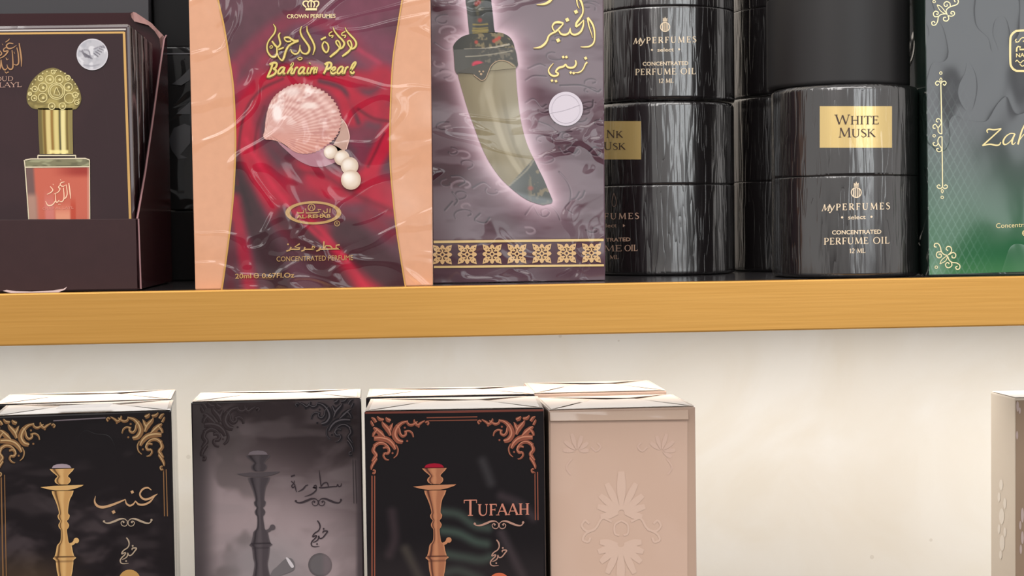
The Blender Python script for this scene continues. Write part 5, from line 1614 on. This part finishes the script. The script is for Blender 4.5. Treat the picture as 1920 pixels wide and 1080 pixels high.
bd_ = Polar((600, 1059), circ(600, 1059, 22, 40), 14, (104, 98, 100))
bd_.blend(.7 * sstep(.75, 1, bd_.V), (84, 77, 80)).blend(.6 * sstep(600, 612, bd_.X), (124, 108, 112))
bd_.emit('round_badge', P, INKC, b2, 3 * O)
hs = Shape().poly([(508, 1075), (520, 1062), (535, 1048), (546, 1047), (552, 1056), (551, 1068), (540, 1074), (522, 1082), (516, 1100), (500, 1110)], smooth=True)
hs.emit('hose_print', P, mat('hose_grey', (112, 106, 108), rough=.4, film='calm', coat=.6), b2, 3 * O)
Shape().poly([(536, 1046.5), (541, 1047), (550, 1059), (550, 1064), (545, 1063)], smooth=True).emit('hose_tip_print', P, mat('hose_tip', (206, 198, 202), rough=.4), b2, 4 * O)

# ---- third box (copper water pipe)
P = Plane(850, 900, .030, -3)
b3, F, B = slab('black box with copper capitals and a red-topped copper water pipe print', P, (683, 771), (1020, 766), .042, BOXD, 'water pipe perfume boxes')
f3 = Paint([(686.5, 776), (692, 1370)], [(1017, 771), (1022, 1365)], 210, 340, smooth=False, base=(22, 18, 21))
X, Y = f3.X, f3.Y
for pts, c in [([(830, 960), (860, 965), (890, 985), (915, 990)], (66, 80, 72)), ([(830, 995), (860, 1000), (890, 1015), (912, 1020)], (70, 88, 78)), ([(840, 1040), (870, 1045), (900, 1050), (920, 1045)], (68, 86, 76)), ([(830, 1075), (860, 1070), (900, 1085)], (66, 80, 72)),
               ([(760, 1030), (775, 1060), (790, 1090)], (74, 68, 60)), ([(735, 960), (740, 1010), (730, 1040)], (58, 46, 50)), ([(940, 1000), (960, 1040), (985, 1090)], (66, 56, 60)), ([(940, 930), (975, 945), (1000, 970)], (60, 50, 54)), ([(905, 865), (915, 890), (920, 905)], (58, 56, 58))]:
    f3.stroke(pts, 16, c, .75, 18)  # greenish smoke strokes, partly reflections painted into the print
f3.blend(.4 * sstep(1000, 1080, Y), (58, 50, 50))
f3.emit('front_print', P, INKC, b3, O, label='black printed front with greenish smoke and painted-in reflections')
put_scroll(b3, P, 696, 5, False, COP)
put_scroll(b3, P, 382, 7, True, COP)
lines(b3, P, COP[1], [([(1003, 885), (1003.7, 975)], 1.7), ([(1008, 885), (1008.8, 975)], 1.9), ([(697.5, 892), (697.5, 1150)], 2.2), ([(702.5, 892), (702.5, 1150)], 2.2), ([(800, 783.2), (895, 781.5)], 2), ([(800, 789), (895, 787.5)], 1.8)])
Shape().ribbon([(684.5, 774), (850, 772), (1019, 769)], 4.0, smooth=False).emit('top_band', P, mat('copper_band', (124, 62, 50), rough=.35, metal=.2), b3, 2 * O, label='copper band along the top edge')
hookah(b3, P, 698.5, -1, ((160, 104, 76), (206, 146, 106), (70, 40, 34)), (150, 22, 44), 'pipe_copper')
t = serif(Shape(), 'T', 869, 895, 967.5, 967, 30.5, bold=.8)
serif(t, 'UFAAH', 895, 993.5, 967, 965, 21.5, bold=1.0)
t.emit('lettering', P, mat('rose_copper', (206, 136, 116), rough=.4, metal=.2, film='calm', coat=.6), b3, 3 * O, label='copper small capitals')
fl_ = flourish(Shape(), 935.5, 981.5, 1.02)
word_khalij(fl_, 694, 4)
fl_.emit('small_calligraphy', P, mat('dull_rose', (180, 138, 122), rough=.4, metal=.15), b3, 3 * O)
Shape().disc(936, 1095, 21, n=36).emit('round_badge', P, mat('badge_orange', (204, 104, 72), rough=.4, metal=.1, film='calm', coat=.6), b3, 3 * O)
P2 = Plane(850, 800, .080, -2)
slab('dark box in the second row right behind the copper water pipe box', P2, (686, 744), (1003, 741), .032, BOXD, 'boxes in the second row')

# ---- fourth box (beige back panel)
P = Plane(1160, 900, .034, 1)
TAU = mat('taupe_card_wrap', (186, 158, 140), rough=.45, film='calm', coat_rough=.1)
b4, F, B = slab('plain beige box with embossed palmettes, beside the copper water pipe box', P, (1028, 769), (1304, 763), .044, TAU, 'water pipe perfume boxes')
f4 = Paint([(1032, 790), (1035, 1360)], [(1289, 787), (1289, 1355)], 60, 110, smooth=False, base=(206, 176, 158))
f4.blend(.25 * sstep(.4, .7, vnoise(f4.X, f4.Y, 80, 5, 2)), (198, 166, 146))
f4.emit('front_print', P, INKC, b4, O, label='beige front panel')
emb = Shape()


def petal(sh, cx, cy, ang, L, w_, r0=6):
    ca, sa = math.sin(ang), -math.cos(ang)
    Q = []
    for t_ in np.linspace(0, 1, 9):
        Q.append((t_, w_ * (.25 + .75 * math.sin(min(1.0, t_ * 1.05) * math.pi * .78) ** 1.2)))
    left = [(cx + ca * (r0 + (L - r0) * a) - sa * b / 2, cy + sa * (r0 + (L - r0) * a) + ca * b / 2) for a, b in Q]
    right = [(cx + ca * (r0 + (L - r0) * a) + sa * b / 2, cy + sa * (r0 + (L - r0) * a) - ca * b / 2) for a, b in Q]
    sh.poly(left + right[::-1])


for a, L_ in [(-1.75, 40), (-1.3, 46), (-.88, 52), (-.46, 62), (0, 78), (.46, 62), (.88, 52), (1.3, 46), (1.75, 40)]:
    petal(emb, 1165, 962, a, L_, 13 if a else 17)
    petal(emb, 1164, 1020, math.pi - a * .95, L_ * .98, 13 if a else 16)
for s in (-1, 1):
    emb.ribbon([(1165 + s * 18, 978), (1165 + s * 36, 972), (1165 + s * 48, 990), (1165 + s * 64, 996), (1165 + s * 74, 986), (1165 + s * 68, 976), (1165 + s * 60, 982)], 4)
    emb.ribbon([(1165 + s * 48, 992), (1165 + s * 66, 1000), (1165 + s * 72, 1012), (1165 + s * 62, 1016), (1165 + s * 58, 1008)], 4)
    emb.ribbon([(1165, 976), (1165 + s * 12, 984), (1165 + s * 12, 1000), (1165 + s * 4, 1004)], 3.5)
emb.emit('palmette_emboss', P, mat('pearl_emboss', (212, 183, 166), rough=.3, film='calm', coat=.8), b4, 2 * O, label='pearly embossed palmette')
e2 = Shape()
for cx_, s in ((1240, 1), (1082, -1)):
    for a, L_ in [(-1.2, 26), (-.6, 30), (0, 34), (.6, 30), (1.2, 26), (1.8, 22)]:
        petal(e2, cx_, 846, a + s * .3, L_, 8, 4)
    e2.ribbon([(cx_ - s * 26, 838), (cx_ - s * 36, 846), (cx_ - s * 44, 838), (cx_ - s * 38, 830)], 3)
    e2.ribbon([(cx_ + s * 10, 860), (cx_ + s * 20, 876), (cx_ + s * 12, 890)], 3)
e2.emit('corner_emboss', P, mat('faint_emboss', (209, 179, 163), rough=.34, film='calm', coat=.8), b4, 2 * O, label='faint corner emboss')
tb = P.hit([(1031, 772), (1290, 768), (1290, 786), (1031, 789)])
tb2 = [tb[0] - np.array([0, .0004, 0]), tb[1] - np.array([0, .0004, 0]), tb[2] - np.array([0, .0014, 0]), tb[3] - np.array([0, .0014, 0])]
hexa('film_band', tb2, [p + np.array([0, .0006, 0]) for p in tb2], mat('beige_film_band', (192, 164, 144), rough=.25, film='calm', coat_rough=.05), b4, bevel=.0002, label='folded wrap band below the top edge')
P2 = Plane(1150, 800, .083, 0)
slab('beige box in the second row right behind the embossed one', P2, (999, 739), (1250, 732.5), .044, TAU, 'boxes in the second row')

# ---- fifth box (cut by the right edge)
P = Plane(1950, 900, .040, 2)
SID = mat('pale_taupe_card', (200, 186, 168), rough=.5)
b5, F, B = slab('taupe box with pale ovals standing alone at the right end', P, (1903, 748), (2140, 738), .024, SID, None, topm=mat('pale_top_card', (206, 192, 178), rough=.5), folds=False)
f5 = Paint([(1904.5, 751), (1904, 1335)], [(2136, 741), (2130, 1330)], 60, 120, smooth=False, base=(150, 128, 108))
f5.blend(.4 * sstep(.45, .7, vnoise(f5.X, f5.Y, 70, 5, 2)), (136, 114, 96))
f5.emit('front_print', P, INKC, b5, O, label='darker taupe front')
ov = Shape()
for x, y, a, b in [(1908, 762, 2.6, 10), (1907, 816, 2.2, 8), (1912, 770, 2, 6), (1917, 966, 2.8, 14), (1913, 985, 2.2, 8), (1917, 1008, 2.6, 12), (1914, 1030, 2.2, 9), (1930, 980, 4, 12), (1930, 1010, 4, 12)]:
    ov.disc(x, y, a, b, n=16)
ov.emit('oval_print', P, mat('oval_mauve', (176, 156, 150), rough=.4), b5, 2 * O)
sp_ = SidePlane(F[0], B[0], F[3])
ov = Shape()
for x, y, a, b in [(1877, 909, 3.6, 10), (1873, 932, 2.6, 9), (1884, 944, 2.8, 10), (1878, 968, 4.8, 15), (1873, 992, 2.6, 9), (1884, 998, 2.6, 9), (1879, 1018, 4.6, 15), (1876, 1040, 2.8, 8)]:
    ov.disc(x, y, a, b, n=16)
ov.emit('oval_print', sp_, mat('oval_cream', (214, 203, 188), rough=.35), b5, .00012, label='pale oval pattern')
